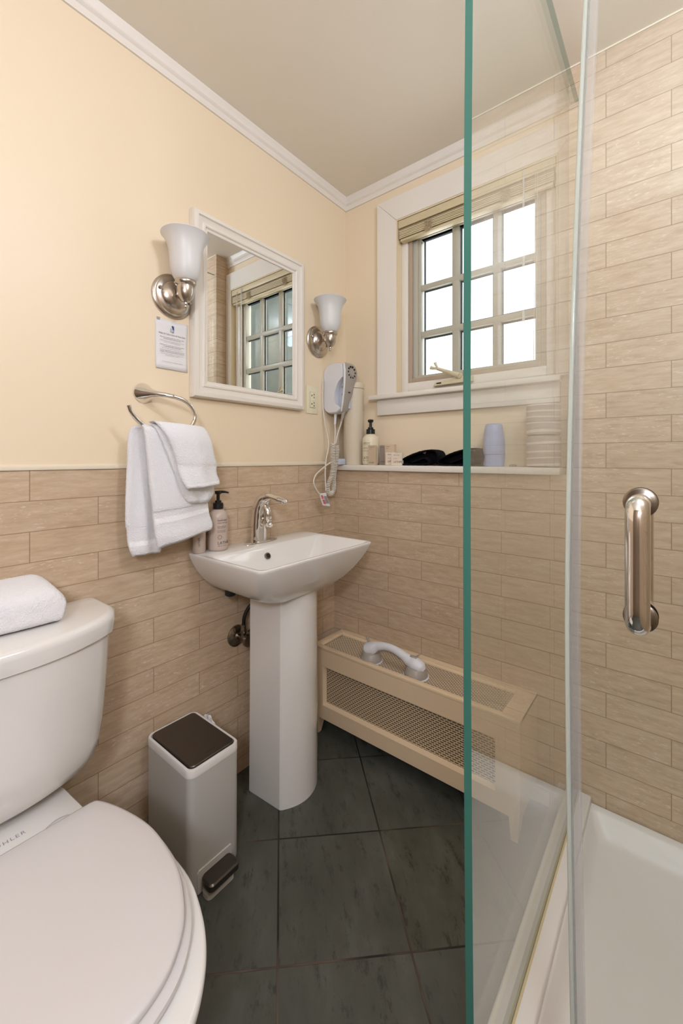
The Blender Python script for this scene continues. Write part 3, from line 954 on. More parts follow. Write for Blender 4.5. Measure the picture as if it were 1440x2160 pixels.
# resample finer along arc for a round helix
fine = []
acc = 0.0
for i in range(len(cp_) - 1):
    for k in range(4):
        t = k / 4
        p = cp_[i].lerp(cp_[i + 1], t)
        d = (cp_[i + 1] - cp_[i])
        dn = d.normalized()
        a = dn.cross(Vector((1, 0, 0.2))).normalized()
        b_ = dn.cross(a)
        fine.append(p + a * (0.0085 * math.cos(acc)) + b_ * (0.0085 * math.sin(acc)))
        acc += d.length / 4 / 0.0072 * 2 * pi
G().tube(fine, 0.0027, 7, sub=1).build('coiled_cord', M['cordplastic'], hd)
g = G()
g.loft([[(0.048, -0.160, 1.013), (0.054, -0.120, 1.016), (0.055, -0.118, 1.000), (0.052, -0.090, 0.952), (0.050, -0.138, 0.960)],
        [(0.0495, -0.160, 1.013), (0.0555, -0.120, 1.016), (0.0565, -0.118, 1.000), (0.0535, -0.090, 0.952), (0.0515, -0.138, 0.960)]])
tg = g.build('warning_tag', M['paper'], hd, label='white tag with red and grey print')
def tagp(u, v):
    a, b_ = Vector((0.0504, -0.158, 1.010)), Vector((0.0528, -0.137, 0.963))
    c_, d_ = Vector((0.0562, -0.121, 1.008)), Vector((0.0545, -0.094, 0.957))
    return a.lerp(b_, v).lerp(c_.lerp(d_, v), u) + Vector((0.0012, -0.0006, 0))
for u0, u1, v0, v1, mm in ((0.10, 0.42, 0.08, 0.42, 'redprint'), (0.12, 0.46, 0.5, 0.92, 'redprint'), (0.5, 0.95, 0.15, 0.85, 'greyprint')):
    G().add([tagp(u0, v0), tagp(u1, v0), tagp(u1, v1), tagp(u0, v1)], [(0, 1, 2, 3)]).build('print', M[mm], tg)
G().box(0.045, 0.078, -0.056, -0.008, ZS, ZS + 0.028, bev=0.004).build('plug', M['blueshade'], hd, label='pale grey plug block')

# ------------------------------------------------------------------ things on the ledge shelf
cn = thing('canister', 'tall cream cylinder canister standing in the corner behind the hair dryer', 'canister', (0.086, 0.0425, ZS))
G().lathe([(0.045, 0.0), (0.047, 0.004), (0.047, 0.352), (0.045, 0.354)], (0.086, 0.0425, ZS), n=56).build('body', M['canister'], cn)
G().lathe([(0.045, 0.3545), (0.0480, 0.356), (0.0480, 0.376), (0.0465, 0.380), (0.04, 0.381)], (0.086, 0.0425, ZS), n=56).build('lid', M['canister'], cn)

def pump_bottle(t, c, r, hb, m, lab_a, words, brand=0.012, nozzle=(0.7, 0.7), topk=1.0):
    x, y, z = c
    G().lathe([(r * 0.86, 0.0), (r * 0.97, 0.003), (r, 0.010), (r, hb * 0.80), (r * 0.97, hb * 0.86), (r * 0.82, hb * 0.93), (r * 0.52, hb * 0.985), (r * 0.45, hb)], c, n=44).build('bottle_body', m, t, angle=60)
    G().lathe([(r * 0.50, hb), (r * 0.53, hb + 0.001), (r * 0.53, hb + 0.019 * topk), (r * 0.44, hb + 0.021 * topk), (r * 0.33, hb + 0.022 * topk), (r * 0.33, hb + 0.028 * topk)], c, n=28).build('collar', M['blackplastic'], t)
    g = G()
    g.lathe([(r * 0.17, hb + 0.027 * topk), (r * 0.17, hb + 0.048 * topk), (r * 0.32, hb + 0.050 * topk), (r * 0.36, hb + 0.059 * topk), (r * 0.30, hb + 0.0605 * topk)], c, n=20)
    nx, ny = nozzle
    zt = z + hb + 0.0565 * topk
    g.tube([(x, y, zt), (x + nx * 0.018, y + ny * 0.018, zt + 0.0005), (x + nx * 0.036, y + ny * 0.036, zt - 0.003)], [r * 0.15, r * 0.13, r * 0.09], 10, sub=4)
    g.build('pump', M['blackplastic'], t)
    for v, s, body, mm in words:
        text('lettering', body, s, mm, t, on_cyl(x, y, z + v, r, lab_a), 'LEFT', line=1.05)

sb = thing('pump_bottle', 'rose beige hand wash bottle with black pump on the sink deck', 'soap bottle', (0.043, -0.672, 0.8555))
pump_bottle(sb, (0.043, -0.672, 0.8555), 0.0325, 0.140, M['rosebottle'], math.radians(-38),
            ((0.1015, 0.0085, 'hand wash', M['ink']), (0.094, 0.0055, 'sweet mint thyme', M['ink']), (0.082, 0.0042, 'gently purifies skin\nwith a rich lather', M['ink']),
             (0.068, 0.0042, 'for all skin types\nfree of parabens', M['ink']), (0.0235, 0.0135, 'LATHER', M['ink']), (0.0165, 0.0050, '300 ml / 10 fl oz', M['ink'])), topk=1.02)
r_ = 0.0331
g = G()
ringp = []
for k in range(25):
    a = 2 * pi * k / 24
    ringp.append(on_cyl(0.043, -0.672, 0.8555 + 0.0475, 0.0325, math.radians(-38))(0.0075 + 0.0062 * math.cos(a), 0.0062 * math.sin(a)))
g.tube(ringp, 0.0005, 5, sub=1, cap=False)
g.build('emblem', M['ink'], sb)
bb = thing('small_bottle', 'small rose beige bottle half hidden behind the towel at the back of the sink', 'bottle', (0.030, -0.737, 0.8555))
G().lathe([(0.018, 0.0), (0.021, 0.002), (0.021, 0.070), (0.018, 0.082), (0.010, 0.088)], (0.030, -0.737, 0.8555), n=32).build('bottle_body', M['rosebottle'], bb, angle=60)
G().lathe([(0.011, 0.088), (0.012, 0.089), (0.012, 0.104), (0.010, 0.106)], (0.030, -0.737, 0.8555), n=24).build('cap', M['rosebottle'], bb)
text('lettering', 'LATHER', 0.0085, M['ink'], bb, (lambda f: (lambda u, v: f(-v, u)))(on_cyl(0.030, -0.737, 0.8555 + 0.022, 0.021, math.radians(-25))))

lt = thing('pump_bottle', 'cream lotion bottle with black pump on the ledge shelf beside the canister', 'lotion bottle', (0.186, 0.038, ZS))
pump_bottle(lt, (0.186, 0.038, ZS), 0.0375, 0.140, M['lotionbottle'], math.radians(-118),
            ((0.096, 0.0085, 'conditioner', M['ink']), (0.089, 0.0055, 'sweet mint thyme', M['ink']), (0.078, 0.0050, 'moisturizes and\ndetangles hair', M['ink']),
             (0.062, 0.0050, 'for all hair types', M['ink']), (0.0265, 0.0155, 'LATHER', M['ink']), (0.018, 0.0055, '300 ml / 10 fl oz', M['ink'])), nozzle=(0.35, -0.93), topk=1.08)

def carton(name, label, cat, x0, x1, y0, y1, h, m, words, group=None, tone='ink'):
    t = thing(name, label, cat, ((x0 + x1) / 2, (y0 + y1) / 2, ZS), group)
    G().box(x0, x1, y0, y1, ZS, ZS + h, bev=0.0008, seg=1).build('box', m, t)
    for v, s, body, u in words:
        text('lettering', body, s, M[tone], t, flat((x0 + u, y0 - 0.0005, ZS + v), (1, 0, 0), (0, 0, 1)))
    return t
carton('carton', 'tall narrow tan carton in front of the lotion bottle on the ledge', 'box', 0.2050, 0.2440, -0.010, 0.006, 0.0875, M['tancarton'],
       ((0.078, 0.0058, 'shower cap', 0.006), (0.070, 0.0035, 'bonnet de bain', 0.006), (0.008, 0.0075, 'LATHER', 0.005)))
carton('carton', 'narrow grey taupe carton behind the tan one on the ledge', 'box', 0.2330, 0.2620, 0.040, 0.060, 0.088, M['taupe'],
       ((0.078, 0.0052, 'dental kit', 0.003), (0.012, 0.0075, 'LATHER', 0.003)))
carton('carton', 'tall wide beige carton standing behind the two small cream soap boxes', 'box', 0.2640, 0.3130, 0.034, 0.052, 0.0905, M['kraft'],
       ((0.080, 0.0056, 'vanity set', 0.005), (0.073, 0.0035, 'necessaire', 0.005), (0.008, 0.0075, 'LATHER', 0.008)))
carton('soap_box', 'small cream soap box next to the tan carton, overlapped by its twin', 'soap box', 0.2815, 0.3300, 0.014, 0.031, 0.0555, M['creamcarton'],
       ((0.045, 0.0054, 'cleansing bar', 0.011), (0.030, 0.0035, 'olive oil soap', 0.011), (0.0125, 0.0115, 'LATHER', 0.010)), 'cream soap boxes on the ledge')
carton('soap_box', 'small cream soap box partly behind the first black cloth', 'soap box', 0.3230, 0.3740, -0.006, 0.010, 0.0520, M['creamcarton'],
       ((0.042, 0.0054, 'olive oil soap', 0.012), (0.028, 0.0035, 'cleansing bar', 0.012), (0.0110, 0.0115, 'LATHER', 0.011)), 'cream soap boxes on the ledge')

def black_cloth(dx, k, label, word):
    t = thing('folded_washcloth', label, 'washcloth', (0.45 + dx, 0.03, ZS), 'black folded cloths on the ledge')
    path = [(0.412, 1.1540), (0.445, 1.1660), (0.474, 1.1740), (0.492, 1.1660), (0.488, 1.1530), (0.455, 1.1480), (0.410, 1.1465), (0.378, 1.1465), (0.3655, 1.1560),
            (0.378, 1.1700), (0.430, 1.1910), (0.480, 1.2040), (0.515, 1.2030), (0.533, 1.1880), (0.534, 1.1660), (0.524, 1.1490)]
    pp, _ = smooth_path([(0.45 + (x - 0.45) * k + dx, 0, ZS + 0.0035 + (z - 1.1465) * k) for x, z in path], 1.0, 5)
    loops = []
    y0, y1 = 0.0, 0.082
    out = []
    for i, p in enumerate(pp):
        d = (pp[min(i + 1, len(pp) - 1)] - pp[max(i - 1, 0)]).normalized()
        nrm = Vector((-d.z, 0, d.x))
        h = 0.0034
        out.append([Vector((p.x + nrm.x * s * h, y0 + yy + 0.006 * math.sin(i * 0.35), max(ZS + 0.0003, p.z + nrm.z * s * h))) for s, yy in ((-1, 0.002), (-0.6, 0.0), (0.6, 0.0), (1, 0.002), (1, y1), (-1, y1))])
    g = G()
    g.loft(out)
    core = [(p.x, p.z) for p in pp[26:]]
    g.prism(core, 'y', y0 + 0.030, y1 - 0.002)
    terry_relief(g.build('cloth', M['blackterry'], t, angle=180, subsurf=2), 0.0045)
    a, b_ = Vector((0.45 + (0.455 - 0.45) * k + dx, 0, ZS + (1.2012 - 1.143) * k)), Vector((0.45 + (0.52 - 0.45) * k + dx, 0, ZS + (1.2095 - 1.143) * k))
    ux = (b_ - a).normalized()
    text('embroidery', word, 0.014, M['pinkthread'], t, flat((a.x + 0.008, 0.013, a.z - 0.009 * k), ux, (0, 0.35, 0.94)), label='pink stitched lettering')
    return t
black_cloth(0.0, 1.0, 'folded black washcloth on the ledge next to the soap boxes', 'up')
black_cloth(0.172, 1.06, 'folded black washcloth on the ledge crossed by the green glass edge', 'Make-up')

bv = thing('toiletry_bottle', 'periwinkle blue capped bottle on the ledge seen through the glass panel', 'bottle', (0.741, 0.040, ZS))
G().lathe([(0.034, 0.0), (0.0365, 0.002), (0.0385, 0.03), (0.0390, 0.0435)], (0.741, 0.040, ZS), n=48).build('base', M['blue'], bv)
G().lathe([(0.0385, 0.0445), (0.0390, 0.046), (0.0390, 0.070), (0.0375, 0.098), (0.0345, 0.128), (0.0305, 0.150), (0.028, 0.1565), (0.024, 0.158)], (0.741, 0.040, ZS), n=48).build('cap', M['blue'], bv, angle=60)
dc = G().lathe([(0.012, 0.0), (0.0125, 0.002), (0.0125, 0.006), (0.006, 0.009)], (0.812, 0.030, ZS), n=28).build('drain_stopper', M['nickel'])
tag(dc, 'small metal drain stopper on the ledge between the blue bottle and the paper rolls', 'stopper')

def wavewrap():
    m = mat('wavy_paper_wrap', rgb(206, 192, 178), 0.55)
    nt = m.node_tree
    b = nt.nodes['Principled BSDF']
    P = nd(nt, 'ShaderNodeNewGeometry').outputs['Position']
    mp = nd(nt, 'ShaderNodeMapping')
    mp.inputs['Scale'].default_value = (6, 6, 26)
    nt.links.new(P, mp.inputs['Vector'])
    w = nd(nt, 'ShaderNodeTexWave', wave_type='BANDS', bands_direction='Z')
    w.inputs['Scale'].default_value = 0.45
    w.inputs['Distortion'].default_value = 7.0
    w.inputs['Detail'].default_value = 0.5
    w.inputs['Detail Scale'].default_value = 0.9
    nt.links.new(mp.outputs[0], w.inputs['Vector'])
    c = ramp(nt, w.outputs['Fac'], [(0.80, rgb(186, 172, 160)), (0.93, rgb(226, 214, 202))])
    nt.links.new(c, b.inputs['Base Color'])
    bp = nd(nt, 'ShaderNodeBump')
    bp.inputs['Strength'].default_value = 0.3
    bp.inputs['Distance'].default_value = 0.002
    nt.links.new(w.outputs['Fac'], bp.inputs['Height'])
    nt.links.new(bp.outputs['Normal'], b.inputs['Normal'])
    return m
M['wrap'] = wavewrap()
def tp(z, label):
    o = G().lathe([(0.018, 0.001), (0.046, 0.0), (0.0535, 0.004), (0.0535, 0.103), (0.048, 0.107), (0.018, 0.105)], (0, 0, 0), n=48).build('paper_roll', M['wrap'])
    o.location = (0.912, 0.035, z)
    return tag(o, label, 'toilet paper roll', 'wrapped paper rolls on the ledge')
tp(ZS, 'toilet roll in wave-patterned wrapper standing on the ledge, lower of the stacked pair')
tp(ZS + 0.1075, 'toilet roll in wave-patterned wrapper on top of another roll')

# ------------------------------------------------------------------ pedestal sink
sk = thing('pedestal_sink', 'white rectangular porcelain pedestal sink below the mirror', 'sink', (0.19, -0.49, 0.0))
def bow(L, cx0, amt, y0, y1):
    out = []
    for x, y, z in L:
        t = max(0.0, (x - cx0) / max(1e-6, max(p[0] for p in L) - cx0))
        s = 1 - ((y - (y0 + y1) / 2) / ((y1 - y0) / 2)) ** 2
        out.append((x + amt * t * max(0, s), y, z))
    return out
S = [(0.695, 0.020, 0.245, -0.600, -0.375, 0.045), (0.699, 0.010, 0.266, -0.622, -0.356, 0.05), (0.714, 0.004, 0.292, -0.655, -0.328, 0.05), (0.738, 0.004, 0.316, -0.697, -0.287, 0.045),
     (0.766, 0.004, 0.336, -0.724, -0.262, 0.036), (0.797, 0.004, 0.353, -0.745, -0.242, 0.028), (0.826, 0.004, 0.367, -0.759, -0.229, 0.022), (0.845, 0.004, 0.375, -0.766, -0.223, 0.020),
     (0.852, 0.004, 0.377, -0.767, -0.222, 0.019), (0.8545, 0.005, 0.3755, -0.766, -0.2235, 0.018), (0.8550, 0.007, 0.373, -0.764, -0.226, 0.017)]
Sin = [(0.8548, 0.112, 0.367, -0.755, -0.234, 0.020), (0.852, 0.116, 0.363, -0.751, -0.238, 0.020), (0.842, 0.124, 0.357, -0.742, -0.247, 0.022), (0.815, 0.140, 0.340, -0.715, -0.272, 0.03), (0.785, 0.158, 0.318, -0.676, -0.308, 0.04),
       (0.760, 0.178, 0.292, -0.625, -0.355, 0.045), (0.748, 0.20, 0.262, -0.570, -0.410, 0.03), (0.745, 0.212, 0.246, -0.535, -0.445, 0.015)]
loops = [bow(rrect(a, b, c, d, r, z, 8), 0.2, 0.016, c, d) for z, a, b, c, d, r in S] + [bow(rrect(a, b, c, d, r, z, 8), 0.2, 0.014, c, d) for z, a, b, c, d, r in Sin]
bs = G().loft(loops).build('basin', M['porcelain'], sk, angle=60)
g = G()
g.lathe([(0.0115, -0.004), (0.0115, 0.003), (0.0075, 0.0035), (0.0075, -0.001)], (0, 0, 0), 'x', 28)
ov = g.build('overflow_ring', M['oldchrome'], bs, angle=40)
ov.location = Vector((0.1405, -0.535, 0.823)) - wloc(bs)
for p in ov.data.vertices: p.co += wloc(bs) + (Vector((0, 0, 0)))
ov.rotation_euler = (0, math.radians(-58) + pi / 2 - math.radians(60), 0)
g = G()
g.lathe([(0.0076, -0.004), (0.0076, 0.0015)], (0, 0, 0), 'x', 24)
oh = g.build('overflow_hole', M['dark'], bs, angle=40)
for p in oh.data.vertices: p.co += wloc(bs)
oh.location = ov.location
oh.rotation_euler = ov.rotation_euler
pl = []
def pedloop(z, k):
    L = [(0.100, -0.480 - 0.104 * k), (0.118, -0.480 - 0.103 * k), (0.243, -0.480 - 0.0935 * k), (0.250, -0.480 - 0.088 * k)]
    for i in range(1, 12):
        t = -1 + 2 * i / 12
        L.append((0.252 + 0.031 * (1 - t * t), -0.480 + 0.085 * t * k))
    L += [(0.250, -0.480 + 0.088 * k), (0.243, -0.480 + 0.0935 * k), (0.118, -0.480 + 0.103 * k), (0.100, -0.480 + 0.104 * k)]
    return [(x, y, z) for x, y in L]
G().loft([pedloop(0.0005, 1.0), pedloop(0.006, 1.005), pedloop(0.35, 0.975), pedloop(0.712, 0.96)]).build('pedestal', M['porcelain'], sk, angle=28)
G().lathe([(0.016, 0.0), (0.019, 0.004), (0.019, 0.020), (0.014, 0.024)], (0.075, -0.645, 0.698), n=24).build('mounting_nut', M['blackplastic'], sk)

fc = thing('faucet', 'chrome single-handle faucet on an oval deck plate at the back of the sink', 'faucet', (0.054, -0.495, 0.855))
ell = lambda z, a, b: [(0.052 + a * math.cos(2 * pi * k / 48), -0.490 + b * (abs(math.sin(2 * pi * k / 48)) ** 0.85) * (1 if math.sin(2 * pi * k / 48) >= 0 else -1), z) for k in range(48)]
G().loft([ell(0.8552, 0.027, 0.077), ell(0.858, 0.027, 0.077), ell(0.8605, 0.024, 0.074)]).build('deck_plate', M['chrome'], fc)
g = G()
g.tube([(0.048, -0.498, 0.859), (0.049, -0.498, 0.90), (0.051, -0.498, 0.94), (0.056, -0.498, 0.978), (0.070, -0.497, 1.008), (0.095, -0.496, 1.024), (0.125, -0.495, 1.028), (0.155, -0.494, 1.023), (0.183, -0.493, 1.015), (0.187, -0.493, 1.0135)],
       [0.0300, 0.0300, 0.0295, 0.0290, 0.0265, 0.0215, 0.0190, 0.0190, 0.0150, 0.007], 28, sub=6, flat=1.0)
bo = g.build('spout', M['chrome'], fc, angle=60)
for p in bo.data.vertices:
    w = p.co + wloc(fc)
    if w.z > 1.0:
        k = min(1.0, (w.x - 0.07) / 0.06) if w.x > 0.07 else 0.0
        w.z = w.z - (w.z - (1.027 - max(0, w.x - 0.12) * 0.2)) * 0.45 * k
        p.co = w - wloc(fc)
G().tube([(0.072, -0.498, 0.985), (0.084, -0.498, 0.987), (0.095, -0.498, 0.977), (0.101, -0.498, 0.960), (0.097, -0.498, 0.944), (0.104, -0.498, 0.930), (0.116, -0.498, 0.922)],
         [0.010, 0.0135, 0.0155, 0.0155, 0.0140, 0.0165, 0.008], 20, sub=6).build('handle', M['chrome'], fc, angle=60)
G().lathe([(0.004, -0.006), (0.0155, -0.005), (0.0165, 0.0), (0.0155, 0.006), (0.004, 0.007)], (0.080, -0.498, 0.935), 'x', 28).build('handle_hub', M['chrome'], fc)
G().tube([(0.018, -0.498, 0.857), (0.018, -0.498, 0.925), (0.018, -0.498, 0.943)], [0.0025, 0.0025, 0.006], 12, sub=3).build('lift_rod', M['chrome'], fc)

# water stop and hose beneath the sink
sv = thing('supply_valve', 'tarnished chrome shutoff valve with black hose on the wall behind the pedestal', 'valve', (0.003, -0.567, 0.515))
G().lathe([(0.039, 0.0), (0.0385, 0.005), (0.030, 0.011), (0.016, 0.014), (0.012, 0.02)], (0.0035, -0.567, 0.515), 'x', 36).build('escutcheon', M['oldchrome'], sv)
g = G()
g.tube([(0.014, -0.567, 0.515), (0.040, -0.567, 0.515), (0.062, -0.567, 0.515)], [0.010, 0.011, 0.013], 18, sub=3)
g.tube([(0.046, -0.567, 0.505), (0.046, -0.567, 0.540), (0.046, -0.567, 0.566)], [0.011, 0.010, 0.008], 16, sub=3)
g.build('valve_body', M['oldchrome'], sv)
G().lathe([(0.010, 0.0), (0.021, 0.002), (0.023, 0.008), (0.021, 0.014), (0.010, 0.016)], (0.064, -0.567, 0.515), 'x', 12).build('valve_handle', M['oldchrome'], sv)
G().tube([(0.046, -0.567, 0.562), (0.048, -0.564, 0.595), (0.055, -0.550, 0.625), (0.066, -0.525, 0.648), (0.075, -0.50, 0.668)], 0.0065, 14, sub=6).build('hose', M['blackrubber'], sv)
G().tube([(0.052, -0.548, 0.530), (0.060, -0.530, 0.540), (0.068, -0.505, 0.547), (0.075, -0.48, 0.55)], 0.0085, 14, sub=5).build('hose', M['blackrubber'], sv)

# ------------------------------------------------------------------ radiator cover with suction grab bar on it
rd = thing('radiator_cover', 'low beige radiator cover with perforated grilles against the tiled ledge', 'radiator', (0.476, -0.10, 0.0))
x0, x1, yf, zt = 0.055, 0.902, -0.207, 0.373
g = G()
def yrect(xa, xb, za, zb, y): return [(xa, y, za), (xb, y, za), (xb, y, zb), (xa, y, zb)]
g.loft([yrect(x0, x1, 0.072, zt - 0.012, yf + 0.022), yrect(x0, x1, 0.072, zt - 0.012, yf + 0.001), yrect(x0 + 0.001, x1 - 0.001, 0.073, zt - 0.012, yf), yrect(0.112, 0.828, 0.130, 0.294, yf),
        yrect(0.117, 0.823, 0.137, 0.289, yf + 0.020)], cap0=False, cap1=False)
g.build('front_panel', M['radiator'], rd)
g = G()
g.box(x0, x0 + 0.018, yf + 0.022, -0.003, 0.072, zt - 0.001)
g.build('side_panel', M['radiator'], rd)
G().box(x1 - 0.018, x1, yf + 0.022, -0.003, 0.072, zt - 0.001).build('side_panel', M['radiator'], rd)
g = G()
g.box(x0, x1, yf, yf + 0.022, zt - 0.012, zt, bev=0.0015)
g.box(x0, x1, -0.026, -0.003, zt - 0.012, zt, bev=0.0015)
g.box(x0, x0 + 0.030, yf + 0.022, -0.026, zt - 0.012, zt, bev=0.002)
g.box(x1 - 0.060, x1, yf + 0.022, -0.026, zt - 0.012, zt, bev=0.002)
g.tube([(x0 + 0.03, -0.032, zt - 0.010), (x1 - 0.06, -0.032, zt - 0.010)], 0.0085, 14, sub=1)
g.build('top_frame', M['radiator'], rd)
ZG = zt - 0.013
G().box(x0 + 0.028, x1 - 0.058, yf + 0.020, -0.026, ZG - 0.002, ZG).build('top_grille', M['grille_top'], rd, label='perforated top grille')
G().box(0.113, 0.828, yf + 0.019, yf + 0.022, 0.129, 0.294).build('front_grille', M['grille_front'], rd, label='perforated front grille')
for xa in (x0 + 0.002, x1 - 0.034):
    g = G()
    g.loft([[(xa + a, yf + b, 0.0005) for a, b in ((0.006, 0.004), (0.026, 0.004), (0.026, 0.022), (0.006, 0.022))],
            [(xa + a, yf + b, 0.0725) for a, b in ((0.0, 0.002), (0.032, 0.002), (0.032, 0.05), (0.0, 0.05))]])
    g.build('foot', M['radiator'], rd)

gb = thing('grab_bar', 'white and grey suction grab bar lying on the radiator cover', 'grab bar', (0.415, -0.145, ZG))
C1, C2 = Vector((0.318, -0.150, ZG)), Vector((0.517, -0.145, ZG))
for C in (C1, C2):
    G().lathe([(0.030, 0.0003), (0.047, 0.0008), (0.048, 0.0035), (0.043, 0.005)], C, n=44).build('suction_pad', M['whiteplastic'], gb)
    G().lathe([(0.043, 0.0052), (0.0435, 0.008), (0.041, 0.020), (0.034, 0.034), (0.022, 0.040)], C, n=44).build('suction_cup', M['greyplastic'], gb)
d = (C2 - C1).normalized()
pp = [C1 + d * t + Vector((0, 0, h)) for t, h in ((-0.026, 0.030), (-0.012, 0.042), (0.010, 0.052), (0.040, 0.067), (0.075, 0.075), (0.110, 0.073), (0.145, 0.062), (0.172, 0.050), (0.195, 0.044), (0.217, 0.036), (0.230, 0.028))]
gr = G().tube(pp, [0.014, 0.026, 0.025, 0.017, 0.0145, 0.0145, 0.016, 0.021, 0.026, 0.024, 0.013], 24, sub=6).build('grip', M['whiteplastic'], gb, angle=60)
pq = [p - Vector((0, 0, 0.0055)) for p in pp[2:9]]
G().tube(pq, [0.022, 0.0145, 0.0125, 0.0125, 0.0140, 0.0185, 0.022], 20, sub=6).build('grip_underside', M['greyplastic'], gb, angle=60)
def lever(base, tilt, L):
    g = G()
    bm = bmesh.new()
    bmesh.ops.create_cube(bm, size=1.0)
    xf = Matrix.Translation(base) @ Matrix.Rotation(math.atan2(d.y, d.x), 4, 'Z') @ Matrix.Rotation(tilt, 4, 'Y') @ Matrix.Translation((0, 0, L / 2)) @ Matrix.Diagonal((0.005, 0.013, L, 1))
    bm2 = bm
    g.bm(bm2, 0, xf)
    g.build('lever', M['greyplastic'], gb, bevel=0.0015)
lever(C1 + Vector((-0.010, 0.004, 0.060)), math.radians(-22), 0.032)
lever(C2 + Vector((-0.012, 0.012, 0.060)), math.radians(48), 0.026)
G().box(C2.x - 0.024, C2.x + 0.004, C2.y - 0.007, C2.y + 0.009, ZG + 0.0655, ZG + 0.0715, bev=0.002).build('lever_slot', M['greyplastic'], gb)

# ------------------------------------------------------------------ step trash can
tc = thing('trash_can', 'light grey square step trash can with a dark lid beside the toilet', 'trash can', (0.152, -0.836, 0.0))
tx0, tx1, ty0, ty1 = 0.034, 0.272, -0.918, -0.756
G().loft([rrect(tx0 + 0.003, tx1 - 0.003, ty0 + 0.003, ty1 - 0.003, 0.020, 0.0005, 8), rrect(tx0, tx1, ty0, ty1, 0.022, 0.010, 8), rrect(tx0, tx1, ty0, ty1, 0.022, 0.318, 8)]).build('body', M['canbody'], tc, angle=30)
G().loft([rrect(tx0 - 0.001, tx1 + 0.001, ty0 - 0.001, ty1 + 0.001, 0.023, 0.3188, 8), rrect(tx0 - 0.001, tx1 + 0.001, ty0 - 0.001, ty1 + 0.001, 0.023, 0.337, 8),
          rrect(tx0 + 0.001, tx1 - 0.001, ty0 + 0.001, ty1 - 0.001, 0.021, 0.340, 8), rrect(tx0 + 0.007, tx1 - 0.007, ty0 + 0.007, ty1 - 0.007, 0.016, 0.340, 8),
          rrect(tx0 + 0.008, tx1 - 0.008, ty0 + 0.008, ty1 - 0.008, 0.015, 0.332, 8)]).build('rim', M['canrim'], tc, angle=40)
ld = G().loft([rrect(tx0 + 0.011, tx1 - 0.009, ty0 + 0.010, ty1 - 0.010, 0.014, 0.3325, 8), rrect(tx0 + 0.011, tx1 - 0.009, ty0 + 0.010, ty1 - 0.010, 0.014, 0.3425, 8),
               rrect(tx0 + 0.013, tx1 - 0.011, ty0 + 0.012, ty1 - 0.012, 0.012, 0.3445, 8)]).build('lid', M['bronze'], tc, angle=40)
text('lettering', 'simplehuman', 0.0060, M['dark'], ld, flat((0.244, -0.836, 0.3447), (0, 1, 0), (-1, 0, 0)), 'CENTER')
g = G()
g.loft([[(tx1 - 0.002, -0.897, 0.004), (tx1 - 0.002, -0.785, 0.004), (tx1 - 0.002, -0.785, 0.060), (tx1 - 0.002, -0.790, 0.066), (tx1 - 0.002, -0.892, 0.066), (tx1 - 0.002, -0.897, 0.060)],
        [(tx1 + 0.003, -0.895, 0.004), (tx1 + 0.003, -0.787, 0.004), (tx1 + 0.003, -0.787, 0.059), (tx1 + 0.003, -0.791, 0.064), (tx1 + 0.003, -0.891, 0.064), (tx1 + 0.003, -0.895, 0.059)]])
g.build('pedal_surround', M['canbody'], tc)
g = G()
g.loft([rrect(tx1 + 0.0035, tx1 + 0.050, -0.888, -0.792, 0.012, 0.030, 6), rrect(tx1 + 0.0035, tx1 + 0.050, -0.888, -0.792, 0.012, 0.044, 6), rrect(tx1 + 0.0035, tx1 + 0.046, -0.884, -0.796, 0.010, 0.0475, 6)])
g.build('pedal', M['bronze'], tc, angle=35)
G().loft([rrect(tx1 + 0.0032, tx1 + 0.038, -0.887, -0.800, 0.012, 0.001, 6), rrect(tx1 + 0.0032, tx1 + 0.038, -0.887, -0.800, 0.012, 0.013, 6)]).build('pedal_base', M['canbody'], tc, angle=35)
g = G()
bgp = [[(0.075 + 0.0035 * i, ty1 + 0.003 + 0.002 * math.sin(i * 1.1), 0.334 + (0.020 * math.sin(pi * i / 20) + 0.0012 * math.sin(i * 1.7)) * j / 3 - 0.012 * (1 - j / 3)) for i in range(21)] for j in range(4)]
g.loft([[Vector(p) + Vector((0, 0.0, 0)) for p in L] for L in bgp], cap0=False, cap1=False, closed=False)
b_o = g.build('bag', M['bag'], tc, angle=180, label='translucent bag edge')
b_o.modifiers.new('solidify', 'SOLIDIFY').thickness = 0.0008

# ------------------------------------------------------------------ toilet
to = thing('toilet', 'white two-piece toilet with closed lid in the left foreground', 'toilet', (0.40, -1.285, 0.0))
YT = -1.287
def interp(pts, x):
    if x <= pts[0][0]: return pts[0][1]
    for (a, va), (b, vb) in zip(pts, pts[1:]):
        if x <= b: return va + (vb - va) * (x - a) / (b - a)
    return pts[-1][1]
def tankloop(z, w, xb, de, dc, r=0.022, n=22):
    """straight back at xb, ends de deep, bowed front dc deep at the middle"""
    L = [(xb, YT + w - 0.006), (xb, YT - w + 0.006), (xb + 0.006, YT - w)]
    L += [(xb + (de - r) * k / 3, YT - w) for k in (1, 2, 3)]
    for k in range(1, n):
        t = -1 + 2 * k / n
        tt = abs(t)
        d = de + (dc - de) * (1 - tt ** 2.3)
        e = max(0, tt - (1 - r / w)) / (r / w)
        d -= r * (1 - math.sqrt(max(0, 1 - e * e))) if e > 0 else 0
        L.append((xb + d, YT + w * t))
    L += [(xb + (de - r) * k / 3, YT + w) for k in (3, 2, 1)]
    L += [(xb + 0.006, YT + w)]
    return [(x, y, z) for x, y in L]
tk = [(0.424, 0.120, 0.135, 0.165), (0.427, 0.138, 0.142, 0.180), (0.436, 0.165, 0.146, 0.190), (0.455, 0.190, 0.142, 0.198), (0.485, 0.206, 0.136, 0.205), (0.53, 0.214, 0.134, 0.210), (0.60, 0.219, 0.136, 0.214), (0.67, 0.223, 0.138, 0.217), (0.737, 0.226, 0.140, 0.219)]
